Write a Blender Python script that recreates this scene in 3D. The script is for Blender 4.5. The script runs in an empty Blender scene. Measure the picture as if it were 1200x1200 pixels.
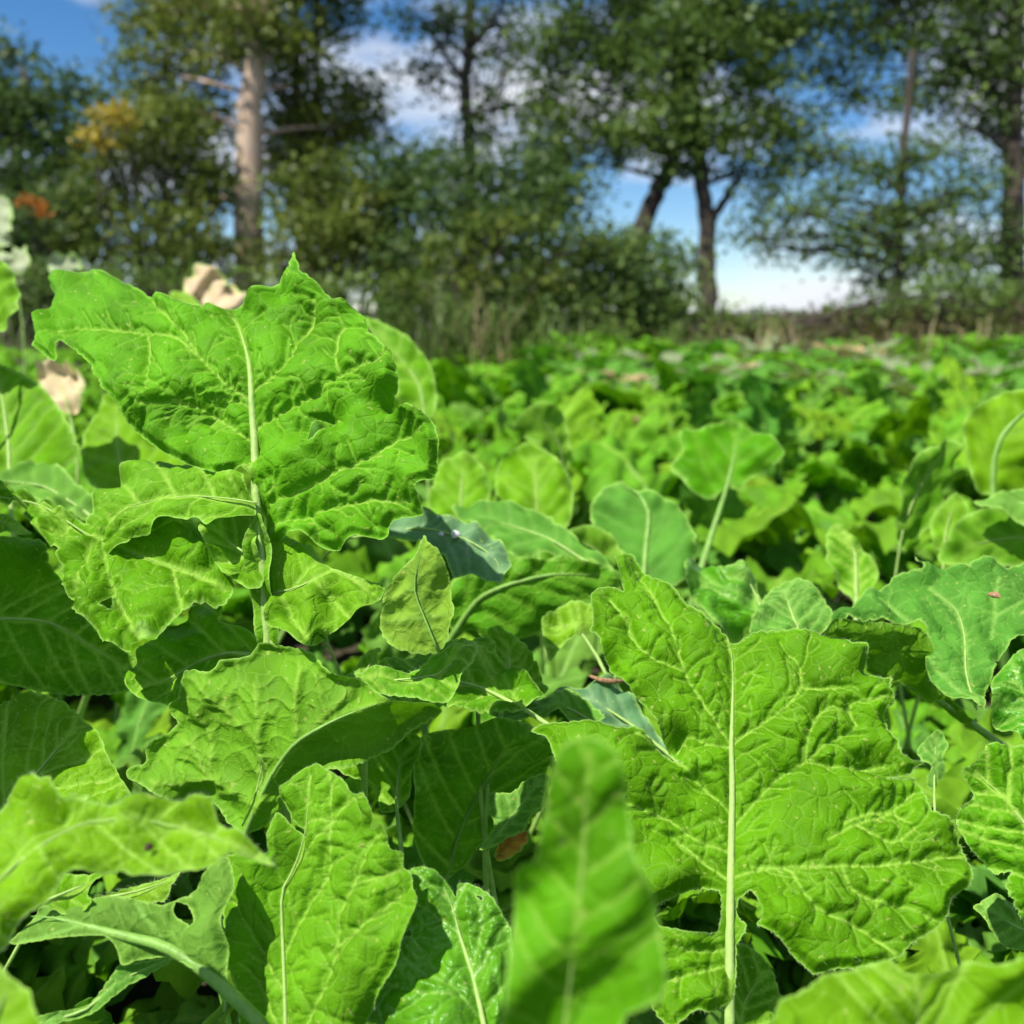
import bpy, math, random
import numpy as np
from mathutils import Vector
from mathutils.geometry import delaunay_2d_cdt

# ------------------------------------------------------------------ camera, sky, sun, exposure
scene = bpy.context.scene
C = scene.collection
H = 0.55                                   # eye height in metres
PITCH = math.atan(235 / 1200)              # tilt down
cam_d = bpy.data.cameras.new('camera')
cam = bpy.data.objects.new('camera', cam_d)
C.objects.link(cam)
cam.location = (0, 0, H)
cam.rotation_euler = (math.pi / 2 - PITCH, 0, 0)
cam_d.sensor_width = 36
cam_d.lens = 36
cam_d.clip_start = 0.01
cam_d.clip_end = 5000
cam_d.dof.use_dof = True
cam_d.dof.focus_distance = 0.52
cam_d.dof.aperture_fstop = 8.4
scene.camera = cam

TO_SUN = Vector((-0.42, -0.29, 0.86)).normalized()
world = bpy.data.worlds.new('World')
scene.world = world
world.use_nodes = True
wn, wl = world.node_tree.nodes, world.node_tree.links
wn.clear()
w_out = wn.new('ShaderNodeOutputWorld')
w_bg = wn.new('ShaderNodeBackground')
w_sky = wn.new('ShaderNodeTexSky')
w_sky.sky_type = 'NISHITA'
w_sky.sun_disc = False
w_sky.sun_elevation = math.asin(TO_SUN.z)
w_sky.sun_rotation = math.atan2(TO_SUN.x, TO_SUN.y)
w_sky.air_density = 0.75
w_sky.dust_density = 0.1
w_sky.ozone_density = 2.6
w_hsv = wn.new('ShaderNodeHueSaturation')
w_hsv.inputs['Saturation'].default_value = 1.28
w_hsv.inputs['Value'].default_value = 1.0
w_geo = wn.new('ShaderNodeNewGeometry')
w_map = wn.new('ShaderNodeMapping')
w_map.inputs['Scale'].default_value = (1, 1, 2.2)
w_map.inputs['Location'].default_value = (0.35, 0.0, 0.12)
w_noise = wn.new('ShaderNodeTexNoise')
w_noise.inputs['Scale'].default_value = 3.2
w_noise.inputs['Detail'].default_value = 5
w_noise.inputs['Roughness'].default_value = 0.55
w_ramp = wn.new('ShaderNodeValToRGB')
w_ramp.color_ramp.elements[0].position = 0.46
w_ramp.color_ramp.elements[1].position = 0.60
w_mix = wn.new('ShaderNodeMixRGB')
w_mix.inputs[2].default_value = (6.6, 6.9, 7.4, 1)
wl.new(w_sky.outputs[0], w_hsv.inputs['Color'])
wl.new(w_geo.outputs['Incoming'], w_map.inputs['Vector'])
wl.new(w_map.outputs[0], w_noise.inputs['Vector'])
wl.new(w_noise.outputs[0], w_ramp.inputs[0])
wl.new(w_ramp.outputs[0], w_mix.inputs[0])
wl.new(w_hsv.outputs[0], w_mix.inputs[1])
wl.new(w_mix.outputs[0], w_bg.inputs[0])
w_bg.inputs[1].default_value = 0.086
wl.new(w_bg.outputs[0], w_out.inputs[0])

sun_d = bpy.data.lights.new('sun', 'SUN')
sun_d.energy = 5.0
sun_d.angle = math.radians(0.53)
sun_d.color = (1.0, 0.95, 0.86)
sun = bpy.data.objects.new('sun', sun_d)
C.objects.link(sun)
sun.rotation_euler = (-TO_SUN).to_track_quat('-Z', 'Y').to_euler()
sun.location = (-3, -2, 6)

vs = scene.view_settings
vs.view_transform = 'Standard'
vs.look = 'None'
vs.exposure = 0.70
vs.gamma = 1
vs.use_curve_mapping = False
cy = scene.cycles
cy.max_bounces = 6
cy.diffuse_bounces = 3
cy.glossy_bounces = 2
cy.transmission_bounces = 4
cy.transparent_max_bounces = 4
cy.use_adaptive_sampling = True
cy.adaptive_threshold = 0.02
cy.caustics_reflective = False
cy.caustics_refractive = False

# ------------------------------------------------------------------ helpers
FWD = np.array([0, math.cos(PITCH), -math.sin(PITCH)])
UPV = np.array([0, math.sin(PITCH), math.cos(PITCH)])
RGT = np.array([1.0, 0, 0])
EYE = np.array([0, 0, H])


def ray(px, py):
    x = (np.asarray(px, float) - 600) / 1200
    y = (600 - np.asarray(py, float)) / 1200
    return x[..., None] * RGT + y[..., None] * UPV + FWD


def at(px, py, d):
    return EYE + ray(np.array(px), np.array(py)) * d


def tag(o, label=None, cat=None, group=None, kind=None):
    if label: o['label'] = label
    if cat: o['category'] = cat
    if group: o['group'] = group
    if kind: o['kind'] = kind
    return o


def empty(name, loc):
    o = bpy.data.objects.new(name, None)
    o.empty_display_size = 0.05
    C.objects.link(o)
    o.location = loc
    return o


def set_parent(o, p):
    if p is not None:
        o.parent = p
        bpy.context.view_layer.update() if False else None


def world_loc(o):
    v = Vector((0, 0, 0))
    while o is not None:
        v += o.location
        o = o.parent
    return np.array(v)


def build(name, verts, faces, mat, parent=None, smooth=True, attrs=None, uv=None):
    """one mesh object; verts are world coordinates, stored relative to the parent thing"""
    verts = np.asarray(verts, np.float64)
    if parent is not None:
        verts = verts - world_loc(parent)
    me = bpy.data.meshes.new(name)
    if isinstance(faces, np.ndarray):
        n, k = faces.shape
        me.vertices.add(len(verts))
        me.vertices.foreach_set('co', verts.astype(np.float32).ravel())
        me.loops.add(n * k)
        me.loops.foreach_set('vertex_index', faces.astype(np.int32).ravel())
        me.polygons.add(n)
        me.polygons.foreach_set('loop_start', np.arange(0, n * k, k, dtype=np.int32))
        me.update(calc_edges=True)
    else:
        me.from_pydata([tuple(v) for v in verts], [], faces)
    if smooth:
        me.polygons.foreach_set('use_smooth', np.ones(len(me.polygons), bool))
    if attrs:
        for k, a in attrs.items():
            at_ = me.attributes.new(k, 'FLOAT', 'POINT')
            at_.data.foreach_set('value', np.asarray(a, np.float32))
    if uv is not None:
        l = me.uv_layers.new(name='uv')
        li = np.empty(len(me.loops), np.int32)
        me.loops.foreach_get('vertex_index', li)
        l.data.foreach_set('uv', np.asarray(uv, np.float32)[li].ravel())
    if mat is not None:
        for m in (mat if isinstance(mat, (list, tuple)) else [mat]):
            me.materials.append(m)
    me.update()
    o = bpy.data.objects.new(name, me)
    C.objects.link(o)
    if parent is not None:
        o.parent = parent
    return o


def tube(path, radii, sides=7):
    path = np.asarray(path, float)
    n = len(path)
    radii = np.asarray(radii, float) * np.ones(n)
    tang = np.gradient(path, axis=0)
    tang /= np.linalg.norm(tang, axis=1)[:, None] + 1e-12
    ref = np.array([0.31, 0.17, 0.93])
    if abs(tang[0] @ ref) > 0.9: ref = np.array([0.95, 0.2, 0.1])
    vs_ = []
    a = np.linspace(0, 2 * math.pi, sides, endpoint=False)
    nprev = ref - tang[0] * (ref @ tang[0])
    for i in range(n):
        nn = nprev - tang[i] * (nprev @ tang[i])
        nn /= np.linalg.norm(nn) + 1e-12
        nprev = nn
        b = np.cross(tang[i], nn)
        vs_.append(path[i] + radii[i] * (np.cos(a)[:, None] * nn + np.sin(a)[:, None] * b))
    v = np.concatenate(vs_)
    f = []
    for i in range(n - 1):
        for j in range(sides):
            k = (j + 1) % sides
            f.append((i * sides + j, i * sides + k, (i + 1) * sides + k, (i + 1) * sides + j))
    v = np.vstack([v, path[:1], path[-1:]])
    f = np.array(f)
    caps = []
    for j in range(sides):
        k = (j + 1) % sides
        caps.append((len(v) - 2, k, j, j))
        caps.append((len(v) - 1, (n - 1) * sides + j, (n - 1) * sides + k, (n - 1) * sides + k))
    tri = np.vstack([f[:, [0, 1, 2]], f[:, [0, 2, 3]], np.array(caps)[:, :3]])
    return v, tri


def bezier(p0, p1, p2, p3, n):
    t = np.linspace(0, 1, n)[:, None]
    return (1 - t) ** 3 * p0 + 3 * (1 - t) ** 2 * t * p1 + 3 * (1 - t) * t * t * p2 + t ** 3 * p3


class Noise:
    """smooth 2-d noise: a few random sine waves"""
    def __init__(self, seed, scale, n=7):
        r = np.random.RandomState(seed)
        a = r.rand(n) * 2 * math.pi
        k = (0.5 + r.rand(n)) * 2 * math.pi / scale
        self.kx, self.ky, self.ph = np.cos(a) * k, np.sin(a) * k, r.rand(n) * 6.28
        self.n = n

    def __call__(self, u, v):
        u, v = np.asarray(u), np.asarray(v)
        return np.sin(u[..., None] * self.kx + v[..., None] * self.ky + self.ph).sum(-1) / math.sqrt(self.n)


def inside(poly, pts):
    x, y = pts[:, 0], pts[:, 1]
    c = np.zeros(len(pts), bool)
    q = np.roll(poly, -1, axis=0)
    for (x0, y0), (x1, y1) in zip(poly, q):
        if y0 == y1: continue
        m = ((y0 > y) != (y1 > y)) & (x < (x1 - x0) * (y - y0) / (y1 - y0) + x0)
        c ^= m
    return c


def seg_dist(pts, a, b):
    """distance from every point to the nearest of the segments a-b"""
    best = np.full(len(pts), 1e9)
    for p, q in zip(a, b):
        d = q - p
        L = d @ d + 1e-18
        t = np.clip(((pts - p) @ d) / L, 0, 1)
        best = np.minimum(best, ((pts - p - t[:, None] * d) ** 2).sum(1))
    return np.sqrt(best)


def poly_dist(pts, line, closed=False):
    line = np.asarray(line)
    if closed: return seg_dist(pts, line, np.roll(line, -1, axis=0))
    return seg_dist(pts, line[:-1], line[1:])


def smooth_line(p, step, closed):
    """Catmull-Rom through the points, resampled evenly"""
    p = np.asarray(p, float)
    n = len(p)
    out = []
    rng = range(n) if closed else range(n - 1)
    for i in rng:
        if closed: a, b, c, d = p[i - 1], p[i], p[(i + 1) % n], p[(i + 2) % n]
        else: a, b, c, d = p[max(i - 1, 0)], p[i], p[i + 1], p[min(i + 2, n - 1)]
        t = np.linspace(0, 1, 6, endpoint=False)[:, None]
        k = 0.38
        m1, m2 = k * (c - a), k * (d - b)
        lim = np.linalg.norm(c - b) * 0.9
        for m in (m1, m2):
            l = np.linalg.norm(m)
            if l > lim: m *= lim / l
        h00, h10, h01, h11 = 2*t**3-3*t**2+1, t**3-2*t**2+t, -2*t**3+3*t**2, t**3-t**2
        out.append(h00 * b + h10 * m1 + h01 * c + h11 * m2)
    out = np.vstack(out + ([] if closed else [p[-1:]]))
    if closed: out = np.vstack([out, out[:1]])
    s = np.concatenate([[0], np.cumsum(np.linalg.norm(np.diff(out, axis=0), axis=1))])
    m = max(3, int(round(s[-1] / step)))
    q = np.linspace(0, s[-1], m + 1)
    r = np.stack([np.interp(q, s, out[:, k]) for k in range(2)], 1)
    return r[:-1] if closed else r


def voronoi(u, v, cell, seed):
    """F1 and F2-F1 distances of a jittered-grid cell pattern"""
    r = np.random.RandomState(seed)
    jit = r.rand(64, 64, 2) * 0.8 + 0.1
    gu, gv = np.floor(u / cell).astype(int), np.floor(v / cell).astype(int)
    ds = []
    for i in (-1, 0, 1):
        for j in (-1, 0, 1):
            a, b = gu + i, gv + j
            q = jit[a % 64, b % 64]
            ds.append(np.hypot((a + q[:, 0]) * cell - u, (b + q[:, 1]) * cell - v))
    ds = np.sort(np.stack(ds, 1), 1)
    return ds[:, 0], ds[:, 1] - ds[:, 0]


# ------------------------------------------------------------------ materials
def new_mat(name):
    m = bpy.data.materials.new(name)
    m.use_nodes = True
    m.node_tree.nodes.clear()
    return m, m.node_tree.nodes, m.node_tree.links


def leaf_mat(name, top, under, veinc, rough=0.55, trans=0.26, tcol=None, spots=0.22, bump=0.75, spec=0.07, uvs=1.0, far=False):
    m, N, L = new_mat(name)
    out = N.new('ShaderNodeOutputMaterial')
    pr = N.new('ShaderNodeBsdfPrincipled')
    tr = N.new('ShaderNodeBsdfTranslucent')
    mx = N.new('ShaderNodeMixShader')
    uv = N.new('ShaderNodeUVMap'); uv.uv_map = 'uv'
    vein = N.new('ShaderNodeAttribute'); vein.attribute_name = 'vein'
    edge = N.new('ShaderNodeAttribute'); edge.attribute_name = 'edge'
    geo = N.new('ShaderNodeNewGeometry')
    info = N.new('ShaderNodeObjectInfo')
    n1 = N.new('ShaderNodeTexNoise'); n1.inputs['Scale'].default_value = 0.35 * uvs; n1.inputs['Detail'].default_value = 3
    wn_ = N.new('ShaderNodeTexNoise'); wn_.inputs['Scale'].default_value = 1.3 * uvs; wn_.inputs['Detail'].default_value = 0
    wv_ = N.new('ShaderNodeVectorMath'); wv_.operation = 'MULTIPLY_ADD'; wv_.inputs[1].default_value = (0.35, 0.35, 0)
    vo = N.new('ShaderNodeTexVoronoi'); vo.feature = 'DISTANCE_TO_EDGE'; vo.inputs['Scale'].default_value = 1.2 * uvs
    vo2 = N.new('ShaderNodeTexVoronoi'); vo2.feature = 'DISTANCE_TO_EDGE'; vo2.inputs['Scale'].default_value = 3.2 * uvs
    for n in (n1, wn_): n.noise_dimensions = '2D'
    for n in (vo, vo2): n.voronoi_dimensions = '2D'
    for n in (n1, wn_): L.new(uv.outputs[0], n.inputs['Vector'])
    L.new(wn_.outputs['Color'], wv_.inputs[0]); L.new(uv.outputs[0], wv_.inputs[2])
    for n in (vo, vo2): L.new(wv_.outputs[0], n.inputs['Vector'])
    # colour: upper or under side, blotches, veins, margin
    side = N.new('ShaderNodeMixRGB'); side.inputs[1].default_value = (*top, 1); side.inputs[2].default_value = (*under, 1)
    L.new(geo.outputs['Backfacing'], side.inputs[0])
    hs = N.new('ShaderNodeHueSaturation')
    hv = N.new('ShaderNodeMapRange'); hv.inputs[1].default_value = 0.3; hv.inputs[2].default_value = 0.7
    hv.inputs[3].default_value = 1 - spots; hv.inputs[4].default_value = 1 + spots
    L.new(n1.outputs[0], hv.inputs[0]); L.new(hv.outputs[0], hs.inputs['Value'])
    hh = N.new('ShaderNodeMapRange'); hh.inputs[3].default_value = 0.488; hh.inputs[4].default_value = 0.510
    L.new(info.outputs['Random'], hh.inputs[0]); L.new(hh.outputs[0], hs.inputs['Hue'])
    L.new(side.outputs[0], hs.inputs['Color'])
    if far:
        vo = n1
    fine = N.new('ShaderNodeMapRange'); fine.inputs[1].default_value = 0.0; fine.inputs[2].default_value = 0.055
    fine.inputs[3].default_value = 0.22; fine.inputs[4].default_value = 0.0
    L.new(vo.outputs[0], fine.inputs[0])
    mv = N.new('ShaderNodeMixRGB'); mv.inputs[2].default_value = (*veinc, 1)
    vm = N.new('ShaderNodeMath'); vm.operation = 'ADD'; vm.use_clamp = True
    L.new(vein.outputs['Fac'], vm.inputs[0]); L.new(fine.outputs[0], vm.inputs[1])
    L.new(vm.outputs[0], mv.inputs[0]); L.new(hs.outputs[0], mv.inputs[1])
    if not far:
        bl = N.new('ShaderNodeTexNoise'); bl.noise_dimensions = '2D'; bl.inputs['Scale'].default_value = 2.6; bl.inputs['Detail'].default_value = 2
        L.new(uv.outputs[0], bl.inputs['Vector'])
        br_ = N.new('ShaderNodeMapRange'); br_.inputs[1].default_value = 0.70; br_.inputs[2].default_value = 0.76; br_.inputs[3].default_value = 0; br_.inputs[4].default_value = 0.6
        L.new(bl.outputs[0], br_.inputs[0])
        bm = N.new('ShaderNodeMixRGB'); bm.inputs[2].default_value = (0.34, 0.40, 0.10, 1)
        L.new(br_.outputs[0], bm.inputs[0]); L.new(mv.outputs[0], bm.inputs[1])
        mv = bm
    me_ = N.new('ShaderNodeMixRGB'); me_.inputs[2].default_value = (0.30, 0.52, 0.10, 1)
    L.new(edge.outputs['Fac'], me_.inputs[0]); L.new(mv.outputs[0], me_.inputs[1])
    L.new(me_.outputs[0], pr.inputs['Base Color'])
    pr.inputs['Roughness'].default_value = rough
    pr.inputs['Specular IOR Level'].default_value = spec
    tc = N.new('ShaderNodeMixRGB'); tc.blend_type = 'MULTIPLY'; tc.inputs[0].default_value = 1
    tc.inputs[2].default_value = (*(tcol or (1.15, 1.25, 0.4)), 1)
    L.new(me_.outputs[0], tc.inputs[1]); L.new(tc.outputs[0], tr.inputs['Color'])
    # fine relief
    def smooth(node, hi, amp):
        r = N.new('ShaderNodeMapRange'); r.interpolation_type = 'SMOOTHSTEP'
        r.inputs[1].default_value = 0; r.inputs[2].default_value = hi; r.inputs[3].default_value = 0; r.inputs[4].default_value = amp
        L.new(node.outputs[0], r.inputs[0])
        return r
    r1, r2 = smooth(vo, 0.20, 0.42), smooth(vo2, 0.22, 0.14)
    ad = N.new('ShaderNodeMath'); L.new(r1.outputs[0], ad.inputs[0]); L.new(r2.outputs[0], ad.inputs[1])
    bp = N.new('ShaderNodeBump'); bp.inputs['Strength'].default_value = bump; bp.inputs['Distance'].default_value = 0.0010
    L.new(ad.outputs[0], bp.inputs['Height'])
    if not far:
        L.new(bp.outputs[0], pr.inputs['Normal'])
    mx.inputs[0].default_value = trans
    L.new(pr.outputs[0], mx.inputs[1]); L.new(tr.outputs[0], mx.inputs[2])
    L.new(mx.outputs[0], out.inputs['Surface'])
    return m


def plain_mat(name, col, rough=0.6, var=0.2, scale=30, trans=0.0, bump=0.0, col2=None, coords='Object', stretch=(1, 1, 1), detail=5, spec=0.3):
    m, N, L = new_mat(name)
    out = N.new('ShaderNodeOutputMaterial')
    pr = N.new('ShaderNodeBsdfPrincipled')
    tcn = N.new('ShaderNodeTexCoord')
    mp = N.new('ShaderNodeMapping'); mp.inputs['Scale'].default_value = stretch
    L.new(tcn.outputs[coords], mp.inputs[0])
    n1 = N.new('ShaderNodeTexNoise'); n1.inputs['Scale'].default_value = scale; n1.inputs['Detail'].default_value = detail
    L.new(mp.outputs[0], n1.inputs['Vector'])
    rp = N.new('ShaderNodeValToRGB')
    rp.color_ramp.elements[0].position = 0.32; rp.color_ramp.elements[1].position = 0.68
    c2 = col2 or tuple(c * (1 + var) for c in col)
    c1 = col if col2 else tuple(c * (1 - var) for c in col)
    rp.color_ramp.elements[0].color = (*c1, 1); rp.color_ramp.elements[1].color = (*c2, 1)
    L.new(n1.outputs[0], rp.inputs[0]); L.new(rp.outputs[0], pr.inputs['Base Color'])
    pr.inputs['Roughness'].default_value = rough
    pr.inputs['Specular IOR Level'].default_value = spec
    if bump:
        bp = N.new('ShaderNodeBump'); bp.inputs['Strength'].default_value = bump; bp.inputs['Distance'].default_value = 0.02
        L.new(n1.outputs[0], bp.inputs['Height']); L.new(bp.outputs[0], pr.inputs['Normal'])
    if trans:
        tr = N.new('ShaderNodeBsdfTranslucent'); mx = N.new('ShaderNodeMixShader'); mx.inputs[0].default_value = trans
        L.new(rp.outputs[0], tr.inputs['Color']); L.new(pr.outputs[0], mx.inputs[1]); L.new(tr.outputs[0], mx.inputs[2])
        L.new(mx.outputs[0], out.inputs['Surface'])
    else:
        L.new(pr.outputs[0], out.inputs['Surface'])
    return m


VEIN = (0.25, 0.44, 0.055)


def both(name, *a, **k):
    """the leaf colour with fine relief for sharp leaves, and the same without it for the blurred field"""
    return leaf_mat(name, *a, **k), leaf_mat(name + '_field', *a, far=True, **k)


M_LEAF, F_LEAF = both('leaf_green', (0.086, 0.248, 0.004), (0.094, 0.252, 0.010), VEIN)
M_LIGHT, F_LIGHT = both('leaf_light', (0.106, 0.278, 0.008), (0.112, 0.280, 0.014), VEIN)
M_YOUNG, F_YOUNG = both('leaf_young', (0.116, 0.288, 0.005), (0.130, 0.290, 0.012), VEIN)
M_GLOSS, F_GLOSS = both('leaf_glossy', (0.070, 0.260, 0.008), (0.10, 0.25, 0.02), (0.20, 0.40, 0.06), rough=0.36, spec=0.32)
M_DULL, F_DULL = both('leaf_dull', (0.088, 0.238, 0.026), (0.10, 0.24, 0.03), (0.19, 0.38, 0.07), rough=0.6)
M_BLUE, F_BLUE = both('leaf_bluish', (0.085, 0.205, 0.085), (0.11, 0.22, 0.10), (0.17, 0.30, 0.14), rough=0.5, trans=0.2, tcol=(1, 1.1, .6), bump=0.25)
M_YELLOW, F_YELLOW = both('leaf_yellowing', (0.14, 0.29, 0.016), (0.155, 0.31, 0.030), (0.10, 0.23, 0.03))
M_STEM = plain_mat('stem_pale', (0.22, 0.42, 0.08), 0.45, 0.18, 160, trans=0.25, bump=0.15, stretch=(1, 1, 0.3))
M_RIB = plain_mat('midrib_pale', (0.33, 0.50, 0.13), 0.5, 0.14, 200, trans=0.2, bump=0.1)
M_HAIR = plain_mat('leaf_hair', (0.55, 0.68, 0.38), 0.5, 0.05, 10, trans=0.5)


# ------------------------------------------------------------------ the setting: ground
def ground_z(x, y):
    x, y = np.asarray(x, float), np.asarray(y, float)
    t = np.clip((y - 5.5) / 4.5, 0, 1)
    return 0.30 * t * t * (3 - 2 * t)


def make_ground():
    ys = np.concatenate([np.linspace(-6, 14, 90), np.geomspace(15, 2500, 30)])
    xs = np.concatenate([-np.geomspace(2500, 9, 26), np.linspace(-8, 8, 90), np.geomspace(9, 2500, 26)])
    X, Y = np.meshgrid(xs, ys)
    nz = Noise(3, 0.9)
    near = (np.abs(X) < 9) & (Y < 15)
    Z = ground_z(X, Y) + np.where(near, 0.02 * nz(X, Y), 0)
    v = np.stack([X, Y, Z], -1).reshape(-1, 3)
    r, c = X.shape
    i = np.arange(r * c).reshape(r, c)
    f = np.stack([i[:-1, :-1], i[:-1, 1:], i[1:, 1:], i[1:, :-1]], -1).reshape(-1, 4)
    m = plain_mat('soil', (0.022, 0.017, 0.010), 0.9, scale=9, bump=0.6, col2=(0.05, 0.045, 0.022), detail=9)
    o = build('ground', v, f, m)
    tag(o, 'dark soil and dry grass ground below the leafy crop', kind='structure')


make_ground()

# ------------------------------------------------------------------ plants and traced leaves
PLANTS = {}
SURF = {}


def plant(key, label, px, d, group=None):
    p = at(px, 900, d)
    o = empty('turnip_plant', (p[0], p[1], 0.0))
    tag(o, label, 'plant', group)
    PLANTS[key] = o
    return o


def traced(pl, outline, rib, d, n, mat=None, step=3.2, holes=(), veins=None, fold=0.10, curl=(0, 0), bends=(),
           wave=0.005, wscale=0.07, ruffle=0.004, pucker=1.0, tooth=1.6, flip=False, seed=1, petiole=True,
           rib_r=(1.3, 0.4), name='leaf', nveins=6, anchor=None, hairs=0, parent=None, spots=(), vein_amp=1.0, hair_len=1.0, rib_mat=None, root_dx=0.0):
    """a leaf: its margin as seen from the eye laid onto a bent sheet at real distance d (metres) facing n"""
    mat = mat or M_LEAF
    if step >= 5: mat = bpy.data.materials[mat.name + '_field']
    holder = parent if parent is not None else PLANTS[pl]
    n = np.asarray(n, float); n /= np.linalg.norm(n)
    rib = np.asarray(rib, float)
    ax, ay = anchor if anchor else rib[len(rib) // 2]
    P0 = at(ax, ay, d)
    rs = np.random.RandomState(seed)

    def cast(p, h):
        D = ray(p[:, 0], p[:, 1])
        t = ((P0 - EYE) @ n + h) / (D @ n)
        return EYE + D * t[:, None]

    r3 = cast(rib, 0.0)
    U = r3[-1] - r3[0]; U -= n * (U @ n)
    rl = np.linalg.norm(U); U /= rl
    V = np.cross(n, U)

    def to_uv(w): return np.stack([(w - P0) @ U, (w - P0) @ V], 1)
    ribuv = to_uv(r3)
    o = np.argsort(ribuv[:, 0])
    ru, rv = ribuv[o, 0], ribuv[o, 1]
    u0, u1 = ru[0], ru[-1]
    nw = Noise(seed * 7 + 1, wscale)
    nru = Noise(seed * 7 + 2, 0.028)

    def h0(q):
        u, v = q[:, 0], q[:, 1]
        dv = v - np.interp(u, ru, rv)
        h = fold * (np.sqrt(dv * dv + 0.006 ** 2) - 0.006)
        h = h - np.where(dv > 0, curl[0], curl[1]) * dv * dv
        for fr, k in bends:
            uf = u0 + fr * (u1 - u0)
            h = h - k * np.where(u > uf, (u - uf) ** 2, 0)
        w = np.clip(np.abs(dv) / 0.03, 0, 1)
        return h + wave * nw(u, v) * (0.25 + 0.75 * w)

    def px_to_uv(p):
        return to_uv(cast(np.asarray(p, float), 0.0))

    def sheet(qq):
        """the slow bends and folds of the blade"""
        p = P0 + qq[:, :1] * U + qq[:, 1:] * V
        D = p - EYE
        D = D / np.linalg.norm(D, axis=1)[:, None]
        return p + D * (h0(qq) / np.minimum(D @ n, -0.35))[:, None]

    SURF[seed] = (lambda x, y: sheet(px_to_uv([(x, y)]))[0], n)
    edge_step = max(step, 2.5)
    ol = smooth_line(outline, edge_step, True)
    # small uneven teeth along the margin
    tn = np.roll(ol, -1, axis=0) - np.roll(ol, 1, axis=0)
    nrm = np.stack([tn[:, 1], -tn[:, 0]], 1); nrm /= np.linalg.norm(nrm, axis=1)[:, None] + 1e-9
    area = 0.5 * np.sum(ol[:, 0] * np.roll(ol[:, 1], -1) - np.roll(ol[:, 0], -1) * ol[:, 1])
    if area < 0: nrm = -nrm
    L_ = np.arange(len(ol)) * edge_step
    ph = np.cumsum(0.6 + 0.8 * rs.rand(len(ol))) * edge_step / 13.0
    saw = (ph % 1.0)
    amp = 0.4 + 0.6 * (0.5 + 0.5 * np.sin(L_ / 37.0 + seed))
    ol = ol + nrm * (tooth * (amp * (np.sqrt(np.abs(np.sin(math.pi * saw))) - 0.6) * 1.9 + 0.12 * rs.randn(len(ol))))[:, None]
    poly = px_to_uv(ol)
    hpoly = [px_to_uv(smooth_line(h, 2.5, True) + rs.randn(len(smooth_line(h, 2.5, True)), 2) * 0.5) for h in holes]
    g = step * d / 1200
    lo, hi = poly.min(0), poly.max(0)
    nu, nv = int((hi[0] - lo[0]) / g) + 2, int((hi[1] - lo[1]) / (g * 0.87)) + 2
    while nu * nv > 150000:
        g *= 1.15
        nu, nv = int((hi[0] - lo[0]) / g) + 2, int((hi[1] - lo[1]) / (g * 0.87)) + 2
    I, J = np.meshgrid(np.arange(nu), np.arange(nv), indexing='ij')
    pts = np.stack([lo[0] + (I + 0.5 * (J % 2)) * g, lo[1] + J * g * 0.87], -1).reshape(-1, 2)
    pts += rs.randn(*pts.shape) * g * 0.08
    pts = pts[inside(poly, pts)]
    for hp in hpoly: pts = pts[~inside(hp, pts)]
    loops = [poly] + hpoly
    keep = np.ones(len(pts), bool)
    for lp in loops: keep &= poly_dist(pts, lp, True) > g * 0.45
    pts = pts[keep]
    allp, edges, base = [], [], 0
    for lp in loops:
        k = len(lp)
        allp.append(lp); edges += [(base + i, base + (i + 1) % k) for i in range(k)]
        base += k
    allp.append(pts)
    allp = np.vstack(allp)
    S = 1.0 / g
    vo, _, fo, _, _, _ = delaunay_2d_cdt([Vector((a * S, b * S)) for a, b in allp], edges, [], 0, 1e-5)
    q = np.array([(a[0], a[1]) for a in vo]) / S
    F = np.array([f for f in fo if len(f) == 3], int)
    cen = q[F].mean(1)
    ok = inside(poly, cen)
    for hp in hpoly: ok &= ~inside(hp, cen)
    F = F[ok]
    # ---- veins
    lines = []
    if veins:
        for vl in veins: lines.append(px_to_uv(smooth_line(vl, 10, False)))
    if nveins:
        blade = u1 - u0
        for i in range(nveins):
            for s in (-1, 1):
                t = (i + 0.25 + 0.3 * (s > 0) + 0.2 * rs.rand()) / nveins
                u = u0 + blade * t
                v = np.interp(u, ru, rv)
                a = math.radians(58 - 18 * t + rs.randn() * 5) * s
                pl_ = [(u, v)]
                for k in range(26):
                    a *= 0.975
                    u += math.cos(a) * 0.005; v += math.sin(a) * 0.005
                    pl_.append((u, v))
                pl_ = np.array(pl_)
                if veins and min(poly_dist(pl_[4:14], l).min() for l in lines[:len(veins)]) < 0.006: continue
                lines.append(pl_)
    # ladder veins branching off the side veins and the rib
    lines3 = []
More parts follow.
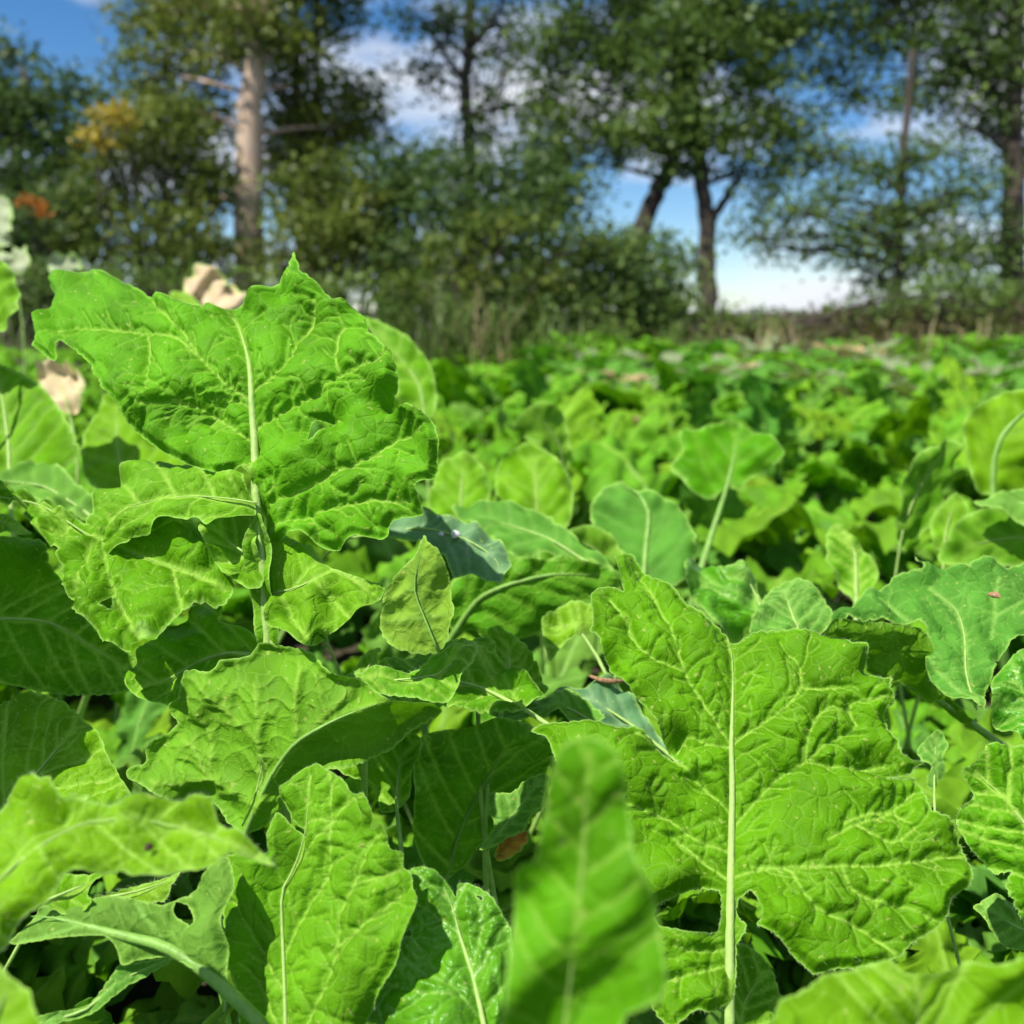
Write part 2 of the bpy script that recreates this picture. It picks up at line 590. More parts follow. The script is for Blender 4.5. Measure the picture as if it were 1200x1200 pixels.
    if step < 4:
        for l in lines + [smooth_line(ribuv, 0.006, False)]:
            seg = np.linalg.norm(np.diff(l, axis=0), axis=1)
            tot = seg.sum()
            pos, sgn = 0.006 + 0.004 * rs.rand(), 1
            cs = np.concatenate([[0], np.cumsum(seg)])
            while pos < tot:
                i = min(np.searchsorted(cs, pos), len(l) - 1)
                d_ = l[i] - l[max(i - 1, 0)]
                a = math.atan2(d_[1], d_[0]) + sgn * math.radians(52 + 18 * rs.randn())
                p_ = l[i].copy(); br = [p_.copy()]
                for k in range(int(4 + 6 * rs.rand())):
                    a += 0.22 * rs.randn() - 0.06 * sgn
                    p_ = p_ + np.array([math.cos(a), math.sin(a)]) * 0.0022
                    br.append(p_.copy())
                lines3.append(np.array(br))
                if len(br) > 7 and rs.rand() < 0.6:
                    b0 = br[4]; a2 = a + sgn * 0.9; b2 = [b0]
                    for k in range(4):
                        a2 += 0.2 * rs.randn(); b0 = b0 + np.array([math.cos(a2), math.sin(a2)]) * 0.0020; b2.append(b0)
                    lines3.append(np.array(b2))
                sgn = -sgn
                pos += 0.0038 + 0.0040 * rs.rand()
    u, v = q[:, 0], q[:, 1]
    de = poly_dist(q, poly, True)
    for hp in hpoly: de = np.minimum(de, poly_dist(q, hp, True))
    dr = poly_dist(q, ribuv)
    d2 = np.full(len(q), 1.0)
    for l in lines: d2 = np.minimum(d2, poly_dist(q, l))
    d3 = np.full(len(q), 1.0)
    if lines3:
        for l in lines3:
            lo_, hi_ = l.min(0) - 0.006, l.max(0) + 0.006
            m = np.where((q[:, 0] > lo_[0]) & (q[:, 0] < hi_[0]) & (q[:, 1] > lo_[1]) & (q[:, 1] < hi_[1]))[0]
            if len(m): d3[m] = np.minimum(d3[m], poly_dist(q[m], l))
    wu, wv = u + 0.002 * Noise(seed + 5, 0.015)(u, v), v + 0.002 * Noise(seed + 6, 0.015)(u, v)
    dv = np.minimum(d2, dr)
    h = np.zeros(len(q))
    e = np.clip(1 - de / 0.022, 0, 1)
    h = h + ruffle * nru(u, v) * e
    pk = pucker
    if pk:
        soft = np.clip(de / 0.004, 0.25, 1)
        offrib = 1 - np.exp(-(dr / 0.004) ** 2)
        h = h + pk * soft * (0.0014 * (1 - np.exp(-(dv / 0.0028) ** 2)) + 0.0021 * (1 - np.exp(-(dv / 0.0095) ** 2)))
        h = h + pk * offrib * (0.00025 * Noise(seed + 9, 0.013)(u, v) + (0.0014 if lines3 else 0.0) * soft * (1 - np.exp(-(d3 / 0.0017) ** 2)))
    w = sheet(q) + h[:, None] * n
    thin = 0.00042 * max(1.0, step / 2.4) * d / 0.5
    vein = vein_amp * np.clip(0.85 * np.exp(-(d2 / (1.5 * thin)) ** 2) + 0.42 * np.exp(-(d3 / (1.0 * thin)) ** 2) * (de > 0.001)
                   + 0.9 * np.exp(-(dr / (2.2 * thin)) ** 2) * (u < u1 + 0.002), 0, 1)
    if step >= 5: vein = vein * 0.45
    edge = 0.75 * np.exp(-(de / (0.9 * thin)) ** 2)  # pale margin tissue and hairs, with the rim's catch of light painted in
    for sx, sy, sr in spots:
        sp = px_to_uv([(sx, sy)])[0]
        edge = np.maximum(edge, np.clip(1.4 - np.hypot(u - sp[0], v - sp[1]) / (sr * d / 1200), 0, 1))
    # the upper side of the blade is the front face
    tri = w[F]
    nn = np.cross(tri[:, 1] - tri[:, 0], tri[:, 2] - tri[:, 0]) @ n
    want = -1 if flip else 1
    bad = nn * want < 0
    F[bad] = F[bad][:, ::-1]
    ob = build(name, w, F, mat, holder, attrs={'vein': vein, 'edge': edge}, uv=np.stack([u, v], 1) * 100)
    # ---- midrib and leaf stalk
    side = -1 if flip else 1
    rr = smooth_line(ribuv, 0.006, False)
    rw = sheet(rr) + n * (0.0004 if not flip else 0.0008)
    if np.linalg.norm(rw[0] - r3[0]) > np.linalg.norm(rw[-1] - r3[0]): rw = rw[::-1]
    rad = np.linspace(rib_r[0], rib_r[1], len(rw)) / 1000 * np.clip(np.linspace(1, 0, len(rw)) * 3.0, 0.12, 1)
    if petiole:
        base3 = rw[0]
        tdir = rw[0] - rw[min(3, len(rw) - 1)]; tdir /= np.linalg.norm(tdir) + 1e-9
        root = np.array(PLANTS[pl].location) + np.array([root_dx + rs.randn() * 0.008, rs.randn() * 0.008, 0.0])
        Ld = np.linalg.norm(base3 - root)
        pet = bezier(base3, base3 + tdir * Ld * 0.35, root + np.array([0, 0, Ld * 0.45]), root, 14)
        rw = np.vstack([pet[::-1][:-1], rw])
        rad = np.concatenate([np.linspace(rib_r[0] * 2.0, rib_r[0], 13) / 1000, rad])
    tv, tf = tube(rw, rad, 8)
    build('midrib', tv, tf, rib_mat or M_RIB, ob)
    # ---- fine hairs on margin and blade
    if hairs:
        nb = int(len(poly))
        hv, hf = [], []
        cand = rs.choice(len(w), min(hairs, len(w)), replace=False)
        near = np.where(de < 0.0009)[0]
        cand = np.concatenate([cand, rs.choice(near, min(len(near) * 2, hairs), replace=True)]) if len(near) else cand
        cu = q.mean(0)
        for i in cand:
            p = w[i]
            outd = (q[i] - cu); outd = outd / (np.linalg.norm(outd) + 1e-9)
            k = 0.9 if de[i] < 0.001 else 0.25
            dr_ = side * n * 0.8 + k * (outd[0] * U + outd[1] * V) + rs.randn(3) * 0.35
            dr_ /= np.linalg.norm(dr_)
            ln = (0.0010 + 0.0011 * rs.rand()) * hair_len
            sdv = np.cross(dr_, rs.randn(3)); sdv /= np.linalg.norm(sdv) + 1e-9
            b = len(hv)
            hv += [p - sdv * 0.00006, p + sdv * 0.00006, p + dr_ * ln]
            hf.append((b, b + 1, b + 2))
        tag(build('hairs', np.array(hv), np.array(hf), M_HAIR, ob, smooth=False), kind='stuff')
    return ob


# ---- the tall plant at the left with the big upright lobed leaf
plant('tall', 'tall turnip plant with one big upright wrinkled lobed leaf above the left foreground', 310, 0.62)
tall_leaf = traced('tall',
    [(57,330),(75,320),(105,319),(130,324),(152,333),(175,345),(195,350),(220,354),(245,362),(268,369),(290,352),(318,343),(336,331),
     (341,310),(345,297),(349,312),(354,321),(372,333),(385,346),(402,352),(420,365),(430,375),(429,385),(438,391),(455,410),(463,418),
     (467,440),(467,453),(460,468),(456,481),(476,479),(495,485),(508,496),(521,523),(517,541),(511,562),(493,573),(491,600),(455,612),
     (450,627),(420,631),(407,641),(375,640),(358,626),(330,632),(310,640),(303,612),(299,560),(290,553),(275,558),(258,559),(225,547),
     (205,537),(180,522),(155,502),(142,482),(136,470),(125,457),(110,438),(107,426),(95,416),(82,406),(72,408),(66,421),(59,421),
     (45,410),(39,397),(44,387),(47,375),(61,365),(62,347)],
    [(308,650),(303,612),(300,570),(299,520),(296,480),(294,440),(290,415),(281,386),(270,369)],
    0.56, (-0.25, -0.80, 0.50), M_LIGHT, holes=[[(366,512),(372,498),(386,494),(383,508),(376,520),(368,522)]],
    veins=[[(299,505),(330,488),(362,470),(388,450),(405,440),(430,430),(455,415)], [(297,460),(325,440),(342,420),(352,402),(366,385),(372,355)],
           [(402,440),(395,425),(396,400),(405,385)], [(306,600),(335,585),(375,565),(420,545),(455,525),(480,510)],
           [(310,625),(345,612),(385,600),(425,590),(480,588)], [(297,470),(270,455),(240,425),(215,390),(190,365),(172,345)],
           [(299,520),(262,495),(235,480),(208,472),(180,475),(160,474)], [(240,425),(205,395),(170,393),(140,388),(100,388),(68,388)],
           [(298,480),(270,470),(255,495),(248,500)], [(176,395),(176,430),(172,455)]],
    fold=0.16, bends=[(0.62, 5.0)], wave=0.005, wscale=0.075, ruffle=0.005, pucker=1.6, seed=11, nveins=0, rib_r=(2.9, 1.3), hairs=0, tooth=1.3, step=2.0)
traced('tall', [(294,568),(286,561),(265,560),(232,550),(212,542),(190,537),(175,537),(163,546),(145,555),(125,570),(115,582),(110,602),(102,627),
     (101,641),(107,652),(122,655),(136,650),(150,640),(156,630),(176,623),(185,608),(200,605),(220,606),(236,612),(248,621),(262,606),(278,608),(294,606)],
    [(302,590),(270,585),(230,582),(190,585),(150,595),(125,615)], 0.545, (-0.35, -0.50, 0.75), M_LIGHT,
    holes=[[(110,624),(115,622),(119,625),(117,629),(112,629)]], fold=0.05, curl=(3, 3), bends=[(0.45, 4.0)], wave=0.004, seed=12,
    name='lobe', parent=tall_leaf, petiole=False, rib_r=(0.45, 0.2), pucker=1.0, tooth=0.8, nveins=4)
traced('tall', [(303,606),(285,600),(266,600),(250,617),(242,630),(250,655),(258,667),(275,682),(292,692),(311,690),(308,650)],
    [(308,660),(290,650),(268,635),(255,625)], 0.525, (-0.1, -0.7, 0.7), M_LIGHT, fold=-0.3, wave=0.006, wscale=0.03, seed=13, ruffle=0.006,
    name='lobe', parent=tall_leaf, petiole=False, rib_r=(0.8, 0.3), pucker=1.2, nveins=4)
traced('tall', [(309,642),(325,634),(345,633),(364,642),(375,655),(390,668),(410,676),(430,677),(445,680),(449,688),(440,705),(420,722),(395,740),
     (380,755),(369,756),(352,752),(337,744),(322,742),(314,732),(312,700)],
    [(313,697),(345,690),(370,680),(392,670),(430,685)], 0.515, (-0.20, -0.55, 0.80), M_LIGHT, fold=0.05, curl=(2, 5), bends=[(0.5, 2.0)], wave=0.006,
    wscale=0.04, seed=14, name='lobe', parent=tall_leaf, petiole=False, rib_r=(0.45, 0.2), pucker=1.3, nveins=3, tooth=0.9)
traced('tall', [(302,600),(316,640),(324,690),(328,735),(324,762),(308,766),(300,735),(293,690),(288,640)],
    [(315,762),(313,720),(311,690),(307,655),(303,615)], 0.513, (-0.1, -0.97, 0.15), M_LIGHT, anchor=(306, 650), name='lobe', parent=tall_leaf, petiole=True,
    rib_r=(2.9, 2.4), nveins=0, seed=15, tooth=0.5)
traced('tall', [(147,795),(150,807),(167,820),(195,826),(225,840),(262,830),(290,790),(302,768),(302,752),(296,742),(275,735),(258,728),(262,712),(252,707),(225,712),
     (215,727),(195,735),(175,741),(172,760),(155,782)],
    [(310,770),(270,765),(235,775),(200,795),(165,805)], 0.545, (-0.35, -0.62, 0.65), M_YOUNG, fold=0.03, wave=0.006, wscale=0.04, seed=16, pucker=1.5,
    rib_r=(1.4, 0.4), nveins=4, tooth=0.7)
plant('ragged', 'turnip plant at left edge with ragged chewed leaf half in shadow', -20, 0.60)
traced('ragged', [(-260,500),(-150,520),(-40,562),(0,570),(20,574),(45,585),(70,600),(102,612),(140,605),(190,600),(240,625),(268,660),(270,695),(250,707),(235,707),(212,716),(180,735),  # blade stretched unseen past the left edge to cast more shade
     (173,760),(162,767),(150,760),(120,752),(110,735),(92,722),(85,702),(75,690),(74,660),(76,650),(52,630),(35,612),(30,597),(21,589),(10,589),(0,584),(-40,600),(-150,640),(-260,660)],
    [(-230,570),(-100,572),(40,590),(100,625),(160,650),(230,675),(262,690)], 0.575, (-0.22, -0.52, 0.82), M_LEAF,
    holes=[[(122,715),(130,704),(137,702),(136,717),(128,718)]], fold=0.12, wave=0.006, seed=21, pucker=1.5, tooth=2.4, hairs=500, spots=[(167,738,7)], rib_r=(.8, 0.3), anchor=(100, 630),
    veins=[[(100,625),(90,645),(78,640)], [(110,640),(100,665),(90,690)], [(80,605),(75,625),(60,620)]])
traced('ragged', [(-40,598),(0,601),(20,612),(31,620),(36,624),(22,628),(0,625),(-40,624)], [(-35,610),(0,612),(30,622)], 0.60, (-0.2, -0.6, 0.8), M_LEAF,
    fold=0.02, seed=22, rib_r=(1, .3), tooth=1)
traced('ragged', [(-60,630),(0,628),(50,634),(60,665),(80,690),(118,742),(162,775),(155,806),(110,815),(60,812),(0,800),(-60,790)],
    [(-50,735),(0,725),(60,730),(120,765),(155,790)], 0.62, (0.05, -0.85, 0.45), M_LEAF, seed=23, wave=0.006, tooth=1.5)
traced('ragged', [(-40,840),(0,828),(30,814),(60,816),(84,830),(107,853),(120,862),(126,881),(135,902),(148,921),(152,950),(120,980),(60,990),(0,985),(-40,975)],
    [(-30,990),(10,945),(45,905),(70,875),(95,850)], 0.545, (-0.25, -0.60, 0.75), M_YOUNG, seed=24, wave=0.004, tooth=2.6, spots=[(101,939,5)])

traced('ragged', [(-420,520),(-250,505),(-60,498),(-15,555),(-60,620),(-190,680),(-420,700)], [(-400,600),(-250,585),(-100,570),(-30,555)], 0.56, (0.0, -0.35, 0.94), M_LEAF, seed=25, step=6, anchor=(-150, 560))  # unseen leaf added beyond the left edge to block sun from leaves below
# ---- front left plant: arching leaf and pale stalked leaf seen from below
plant('front_left', 'turnip plant at lower left with a near leaf arching to a blurred tip', 60, 0.42)
traced('front_left', [(-60,975),(-20,955),(0,950),(11,940),(20,932),(41,915),(55,919),(59,925),(71,922),(73,936),(87,934),(103,941),(125,944),(146,940),(175,937),(225,938),(252,941),(254,960),
     (266,971),(283,976),(300,992),(323,1016),(300,1006),(286,1002),(267,1000),(255,1010),(237,1022),(200,1027),(160,1030),(147,1023),(135,1025),(120,1027),(90,1023),(66,1028),
     (52,1042),(45,1057),(30,1080),(12,1100),(0,1112),(-60,1160)],
    [(-50,1075),(0,1030),(40,997),(80,972),(120,961),(170,962),(220,972),(270,988),(315,1011)],
    0.34, (-0.22, -0.55, 0.80), M_YOUNG, fold=-0.05, curl=(3.0, 6.0), bends=[(0.45, 1.6)], wave=0.003, seed=31, pucker=0.8, tooth=1.4, hairs=1500, rib_r=(0.35, 0.15),
    spots=[], step=3.4, anchor=(150, 962))
traced('front_left', [(10,1105),(32,1076),(50,1057),(100,1054),(147,1052),(190,1061),(206,1053),(225,1042),(240,1026),(268,1005),(280,1040),(262,1075),(268,1112),(264,1162),
     (235,1140),(200,1121),(160,1124),(141,1131),(135,1108),(124,1097),(75,1100),(40,1104)],
    [(264,1158),(230,1131),(190,1108),(150,1098),(100,1085),(65,1076),(36,1074)], 0.43, (-0.1, -0.55, 0.45), M_DULL, flip=True,
    holes=[[(202,1062),(206,1056),(214,1060),(226,1077),(224,1085),(213,1079),(204,1073)]], fold=-0.12, wave=0.004, seed=32, rib_r=(2.8, 1.5), tooth=0.9,
    veins=[[(190,1107),(185,1090),(172,1075),(163,1060)], [(65,1076),(50,1060)], [(98,1085),(60,1098),(20,1104)]], nveins=0, rib_mat=M_STEM)
traced('front_left', [(45,1058),(52,1042),(62,1029),(107,1024),(128,1027),(121,1034),(111,1037),(100,1047),(108,1056),(80,1068)],
    [(50,1058),(80,1045),(105,1035)], 0.44, (-0.1, -0.6, 0.8), M_YOUNG, seed=33, tooth=2.2, rib_r=(.9, .3), nveins=3)
traced('front_left', [(112,1053),(135,1044),(165,1033),(200,1026),(213,1024),(203,1040),(192,1055),(150,1060)], [(115,1054),(160,1045),(205,1030)], 0.47, (-0.1, -0.6, 0.8), M_YOUNG,
    seed=34, hairs=900, hair_len=1.6, rib_r=(.8, .3), nveins=2)
traced('front_left', [(30,1196),(70,1186),(105,1176),(138,1140),(146,1131),(203,1121),(178,1140),(150,1156),(112,1186),(70,1199),(40,1210)],
    [(36,1202),(100,1184),(140,1150),(195,1125)], 0.44, (-0.1, -0.7, 0.6), M_DULL, seed=35, rib_r=(.8, .4), nveins=0, fold=-0.1)
plant('corner', 'very near blurred leaf of a turnip plant in the bottom left corner', -30, 0.26)
traced('corner', [(-60,1120),(0,1131),(11,1142),(22,1152),(36,1162),(40,1176),(50,1200),(60,1260),(-60,1260)], [(-40,1260),(-10,1200),(10,1160)], 0.27, (-0.2, -0.6, 0.7), M_YOUNG,
    seed=36, step=6, wave=0.002)

# ---- front centre plant
plant('front_mid', 'turnip plant at lower centre left with one upright sunlit toothed leaf', 345, 0.52)
traced('front_mid', [(330,925),(341,914),(354,899),(370,894),(392,906),(405,916),(417,931),(432,931),(445,950),(443,962),(437,972),(452,968),(457,978),(457,994),(469,999),(467,1015),
     (476,1023),(481,1041),(492,1052),(480,1090),(462,1130),(440,1170),(420,1215),(410,1260),(285,1260),(283,1200),(276,1140),(268,1106),(252,1083),(250,1062),(256,1040),(266,1003),
     (300,1000),(320,1000),(320,975),(320,953),(328,954),(340,967),(356,980),(357,974),(342,962),(335,948),(329,936)],
    [(337,1260),(334,1150),(331,1080),(331,1045),(339,1030),(350,1005),(358,975),(362,940),(363,910)], 0.45, (-0.38, -0.75, 0.50), M_LIGHT, seed=41, fold=0.14,
    veins=[[(345,1260),(362,1200),(385,1150),(397,1110),(400,1070),(415,1040),(430,1005),(434,990),(450,978)], [(388,1118),(420,1090),(450,1065),(465,1050)], [(350,1008),(372,985),(390,965),(410,940),(430,935)],
           [(358,965),(375,960),(388,963)], [(389,1005),(390,960),(391,920),(388,905)], [(333,1120),(365,1060),(385,1030),(389,1005)], [(332,1160),(310,1120),(290,1080),(270,1050)], [(415,1037),(440,1030),(465,1020)],
           [(336,1220),(310,1170),(285,1130)]],
    nveins=0, wave=0.004, pucker=1.1, tooth=1.0, rib_r=(1.1, 0.25), hairs=500, step=2.2)
traced('front_mid', [(480,1022),(497,1019),(512,1022),(524,1034),(534,1049),(535,1033),(545,1030),(560,1038),(575,1050),(587,1068),(598,1088),(600,1130),(596,1180),(600,1260),(440,1260),
     (425,1215),(412,1190),(401,1152),(399,1137),(404,1119),(418,1111),(440,1107),(458,1102),(468,1088),(474,1070),(484,1053),(491,1048),(482,1038)],
    [(575,1260),(567,1200),(553,1140),(540,1100),(530,1062),(520,1040)], 0.43, (-0.05, -0.62, 0.72), M_GLOSS, seed=42, fold=0.05, curl=(2, 7),
    holes=[[(462,1096),(469,1091),(480,1088),(482,1097),(470,1098)], [(557,1047),(564,1051),(566,1055),(560,1052)]],
    veins=[[(560,1190),(527,1152),(502,1127),(482,1098)], [(553,1137),(560,1115),(565,1075),(556,1045)], [(527,1155),(495,1140),(475,1125),(466,1108)], [(530,1165),(500,1165),(460,1155),(430,1145)]],
    nveins=5, wave=0.006, wscale=0.05, pucker=1.5, tooth=1.0, hairs=700, rib_r=(1.4, 0.5), spots=[(478,1080,4)], step=2.2)
traced('front_mid', [(151,900),(167,897),(167,885),(174,871),(195,862),(200,855),(206,851),(197,840),(195,827),(207,820),(212,792),(216,787),(240,789),(250,784),(257,774),(290,770),
     (302,755),(320,757),(345,761),(362,767),(377,780),(395,790),(420,798),(435,810),(460,817),(490,820),(507,822),(517,836),(482,858),(455,882),(420,896),(382,902),(345,930),(310,968),
     (286,978),(266,966),(250,945),(205,938),(180,926),(165,918),(150,910)],
    [(288,976),(315,915),(347,870),(400,840),(460,818)], 0.475, (0.00, -0.95, 0.12), M_LIGHT, flip=True, seed=43, fold=-0.45, curl=(0, 0), wave=0.005, wscale=0.06,
    veins=[[(300,945),(260,920),(240,905),(225,875),(210,870)], [(244,908),(248,880),(240,850),(232,840)], [(242,912),(210,920),(175,915)], [(303,930),(303,880),(300,840),(297,800)],
           [(302,870),(275,845),(250,820),(225,797)], [(346,862),(345,820),(350,780)], [(360,860),(390,830),(410,810)], [(262,832),(262,815)]], nveins=0, pucker=-1.2, tooth=1.4, rib_r=(1.3, 0.5), rib_mat=M_STEM,
    vein_amp=0.7)
traced('front_mid', [(418,797),(432,795),(460,785),(490,777),(520,765),(545,752),(554,745),(559,760),(555,775),(541,790),(537,800),(520,815),(502,821),(470,815),(440,811)],
    [(425,800),(470,797),(515,790),(552,755)], 0.49, (-0.2, -0.42, 0.88), M_LIGHT, seed=44, wave=0.003, rib_r=(.6, .3), nveins=4, petiole=False, tooth=1.0, hairs=250)
traced('front_mid', [(307,887),(312,893),(309,912),(300,945),(289,962),(282,970),(290,950),(300,918)], [(284,968),(298,940),(308,895)], 0.465, (-0.5, -0.7, 0.5), M_YELLOW, seed=45, rib_r=(.5, .3),
    nveins=0, petiole=False, tooth=0.3)
traced('front_mid', [(262,1110),(270,1128),(279,1146),(276,1180),(272,1260),(240,1260),(252,1195),(262,1150)], [(252,1260),(265,1180),(266,1130)], 0.46, (-0.4, -0.7, 0.6), M_YELLOW, seed=46,
    rib_r=(1.2, .6), nveins=0, tooth=0.6)
traced('front_mid', [(482,860),(494,866),(490,885),(480,927),(462,950),(447,952),(440,930),(425,915),(400,905),(390,890),(430,870)], [(470,990),(465,940),(470,890),(488,868)], 0.56, (-0.2, -0.7, 0.6),
    M_LEAF, seed=47, tooth=1.2)
traced('front_mid', [(495,860),(520,850),(550,845),(575,842),(620,850),(655,867),(647,890),(641,910),(640,945),(622,955),(613,972),(596,982),(584,992),(565,998),(566,985),(550,1005),(528,1030),
     (505,1020),(487,990),(484,932),(490,880)], [(522,1030),(540,970),(568,915),(600,865)], 0.57, (0.30, -0.90, -0.20), M_LEAF, flip=True, seed=48, tooth=1.2, wave=0.004, rib_r=(1.6, .6), rib_mat=M_STEM)
traced('front_mid', [(578,932),(600,930),(618,915),(642,908),(640,945),(622,955),(613,972),(596,982),(584,992),(566,998),(580,970),(576,950)], [(570,998),(598,960),(635,915)], 0.55, (-0.3,-0.7,0.6), M_DULL,  # extra piece turned to the sun, standing in for the dark leaf's lit patch
    seed=49, rib_r=(.5,.3), petiole=False)

# ---- small crinkled leaves in the middle
plant('crinkled', 'small turnip plant with crumpled young leaves in the centre gap', 590, 0.66)
traced('crinkled', [(575,752),(587,745),(610,750),(620,762),(630,780),(635,797),(643,808),(640,818),(620,824),(600,826),(582,822),(562,792),(568,772)], [(590,826),(598,795),(595,755)], 0.60,
    (-0.2, -0.6, 0.75), M_YOUNG, seed=51, wave=0.006, wscale=0.03, pucker=1.8, ruffle=.006)
traced('crinkled', [(545,765),(556,750),(572,757),(580,775),(572,800),(584,818),(575,830),(556,828),(540,822),(528,815),(538,800),(542,788)], [(560,835),(560,800),(562,760)], 0.585,
    (0.3, -0.7, 0.55), M_LEAF, seed=52, wave=0.008, wscale=0.025, pucker=1.2, ruffle=.007)
traced('crinkled', [(495,627),(504,638),(513,643),(521,656),(527,680),(529,702),(534,717),(527,735),(525,748),(512,764),(490,766),(464,759),(448,741),(450,712),(455,690),(468,665),(484,648)],
    [(514,764),(496,720),(486,690),(493,632)], 0.485, (-0.1, -0.9, 0.35), M_YELLOW, flip=True, seed=53, wave=0.003, wscale=0.05, pucker=-1.0, fold=-0.15, petiole=False,
    veins=[[(490,712),(510,675),(520,660)], [(450,712),(475,695),(500,672),(518,660)], [(452,730),(480,728),(510,722),(530,718)]], nveins=0, rib_r=(.6, .2), vein_amp=.5, rib_mat=M_STEM)
traced('crinkled', [(572,832),(600,820),(650,814),(690,823),(708,843),(690,850),(655,833),(640,842),(620,843),(605,848),(587,842)], [(700,850),(660,828),(615,832),(580,834)], 0.60,
    (-0.1, -0.42, 0.9), M_DULL, seed=54, wave=0.004, hairs=500, rib_r=(.9, .3))
traced('crinkled', [(640,818),(680,800),(724,800),(765,850),(800,890),(770,880),(740,862),(705,850),(680,845)], [(790,890),(740,850),(690,820),(650,818)], 0.66, (0, -0.5, 0.85), M_BLUE, seed=55, step=4)
traced('crinkled', [(636,732),(655,712),(675,706),(700,712),(690,740),(660,755),(645,775),(640,760)], [(700,770),(675,735),(650,735)], 0.72, (-.2, -0.6, 0.75), M_YOUNG, seed=56, step=4)
traced('crinkled', [(405,795),(415,780),(432,765),(446,760),(440,775),(432,795),(425,805)], [(415,805),(430,785),(442,765)], 0.60, (-.2, -0.6, 0.75), M_LEAF, seed=57, step=3.5, rib_r=(.8, .3))

traced('crinkled', [(425,802),(445,777),(480,768),(530,758),(575,765),(610,790),(640,815),(600,840),(540,835),(470,825)], [(620,835),(560,805),(500,795),(440,795)], 0.565, (-0.1, -0.35, 0.93), M_LEAF, seed=61, step=3.6)  # mostly hidden leaf added to shade the dark leaf at lower centre

# ---- bluish leaf with dew
plant('dewy', 'bluish green smooth leaf plant carrying dew drops beside the tall leaf', 545, 0.78)
traced('dewy', [(452,614),(470,608),(487,601),(505,602),(520,607),(550,612),(565,622),(585,632),(595,647),(600,665),(592,677),(587,689),(575,682),(560,675),(540,670),(530,672),(524,660),(515,645),
     (500,638),(480,632),(454,628)], [(456,622),(500,620),(545,632),(580,655),(590,682)], 0.67, (-0.12, -0.55, 0.82), M_BLUE, seed=58, fold=0.02, curl=(2, 3), bends=[(.4, 2)], wave=0.003, pucker=0.35, tooth=0.6,
    rib_r=(.8, .4), step=3.5)
# ---- dark arching leaf behind
plant('arching', 'turnip plant whose broad shaded leaf arches between the two large leaves', 560, 0.86)
traced('arching', [(530,680),(560,670),(600,656),(612,652),(640,656),(660,650),(685,656),(712,665),(728,675),(715,705),(690,712),(660,710),(640,735),(620,747),(577,752),(555,738),(530,742),(524,710)],
    [(528,748),(560,703),(600,684),(650,673),(705,674)], 0.80, (-0.12, -0.8, 0.12), M_LEAF, flip=True, seed=59, fold=-0.06, wave=0.004, step=4.5, rib_r=(2.6, 1.0), rib_mat=M_STEM, tooth=.8, vein_amp=.4)
traced('arching', [(530,600),(555,590),(585,585),(620,595),(650,610),(690,640),(720,668),(700,662),(660,650),(612,654),(600,655),(590,640),(565,622)], [(700,668),(640,630),(560,605)], 0.86, (-0.1, -0.45, 0.9), M_DULL, seed=60, step=5)

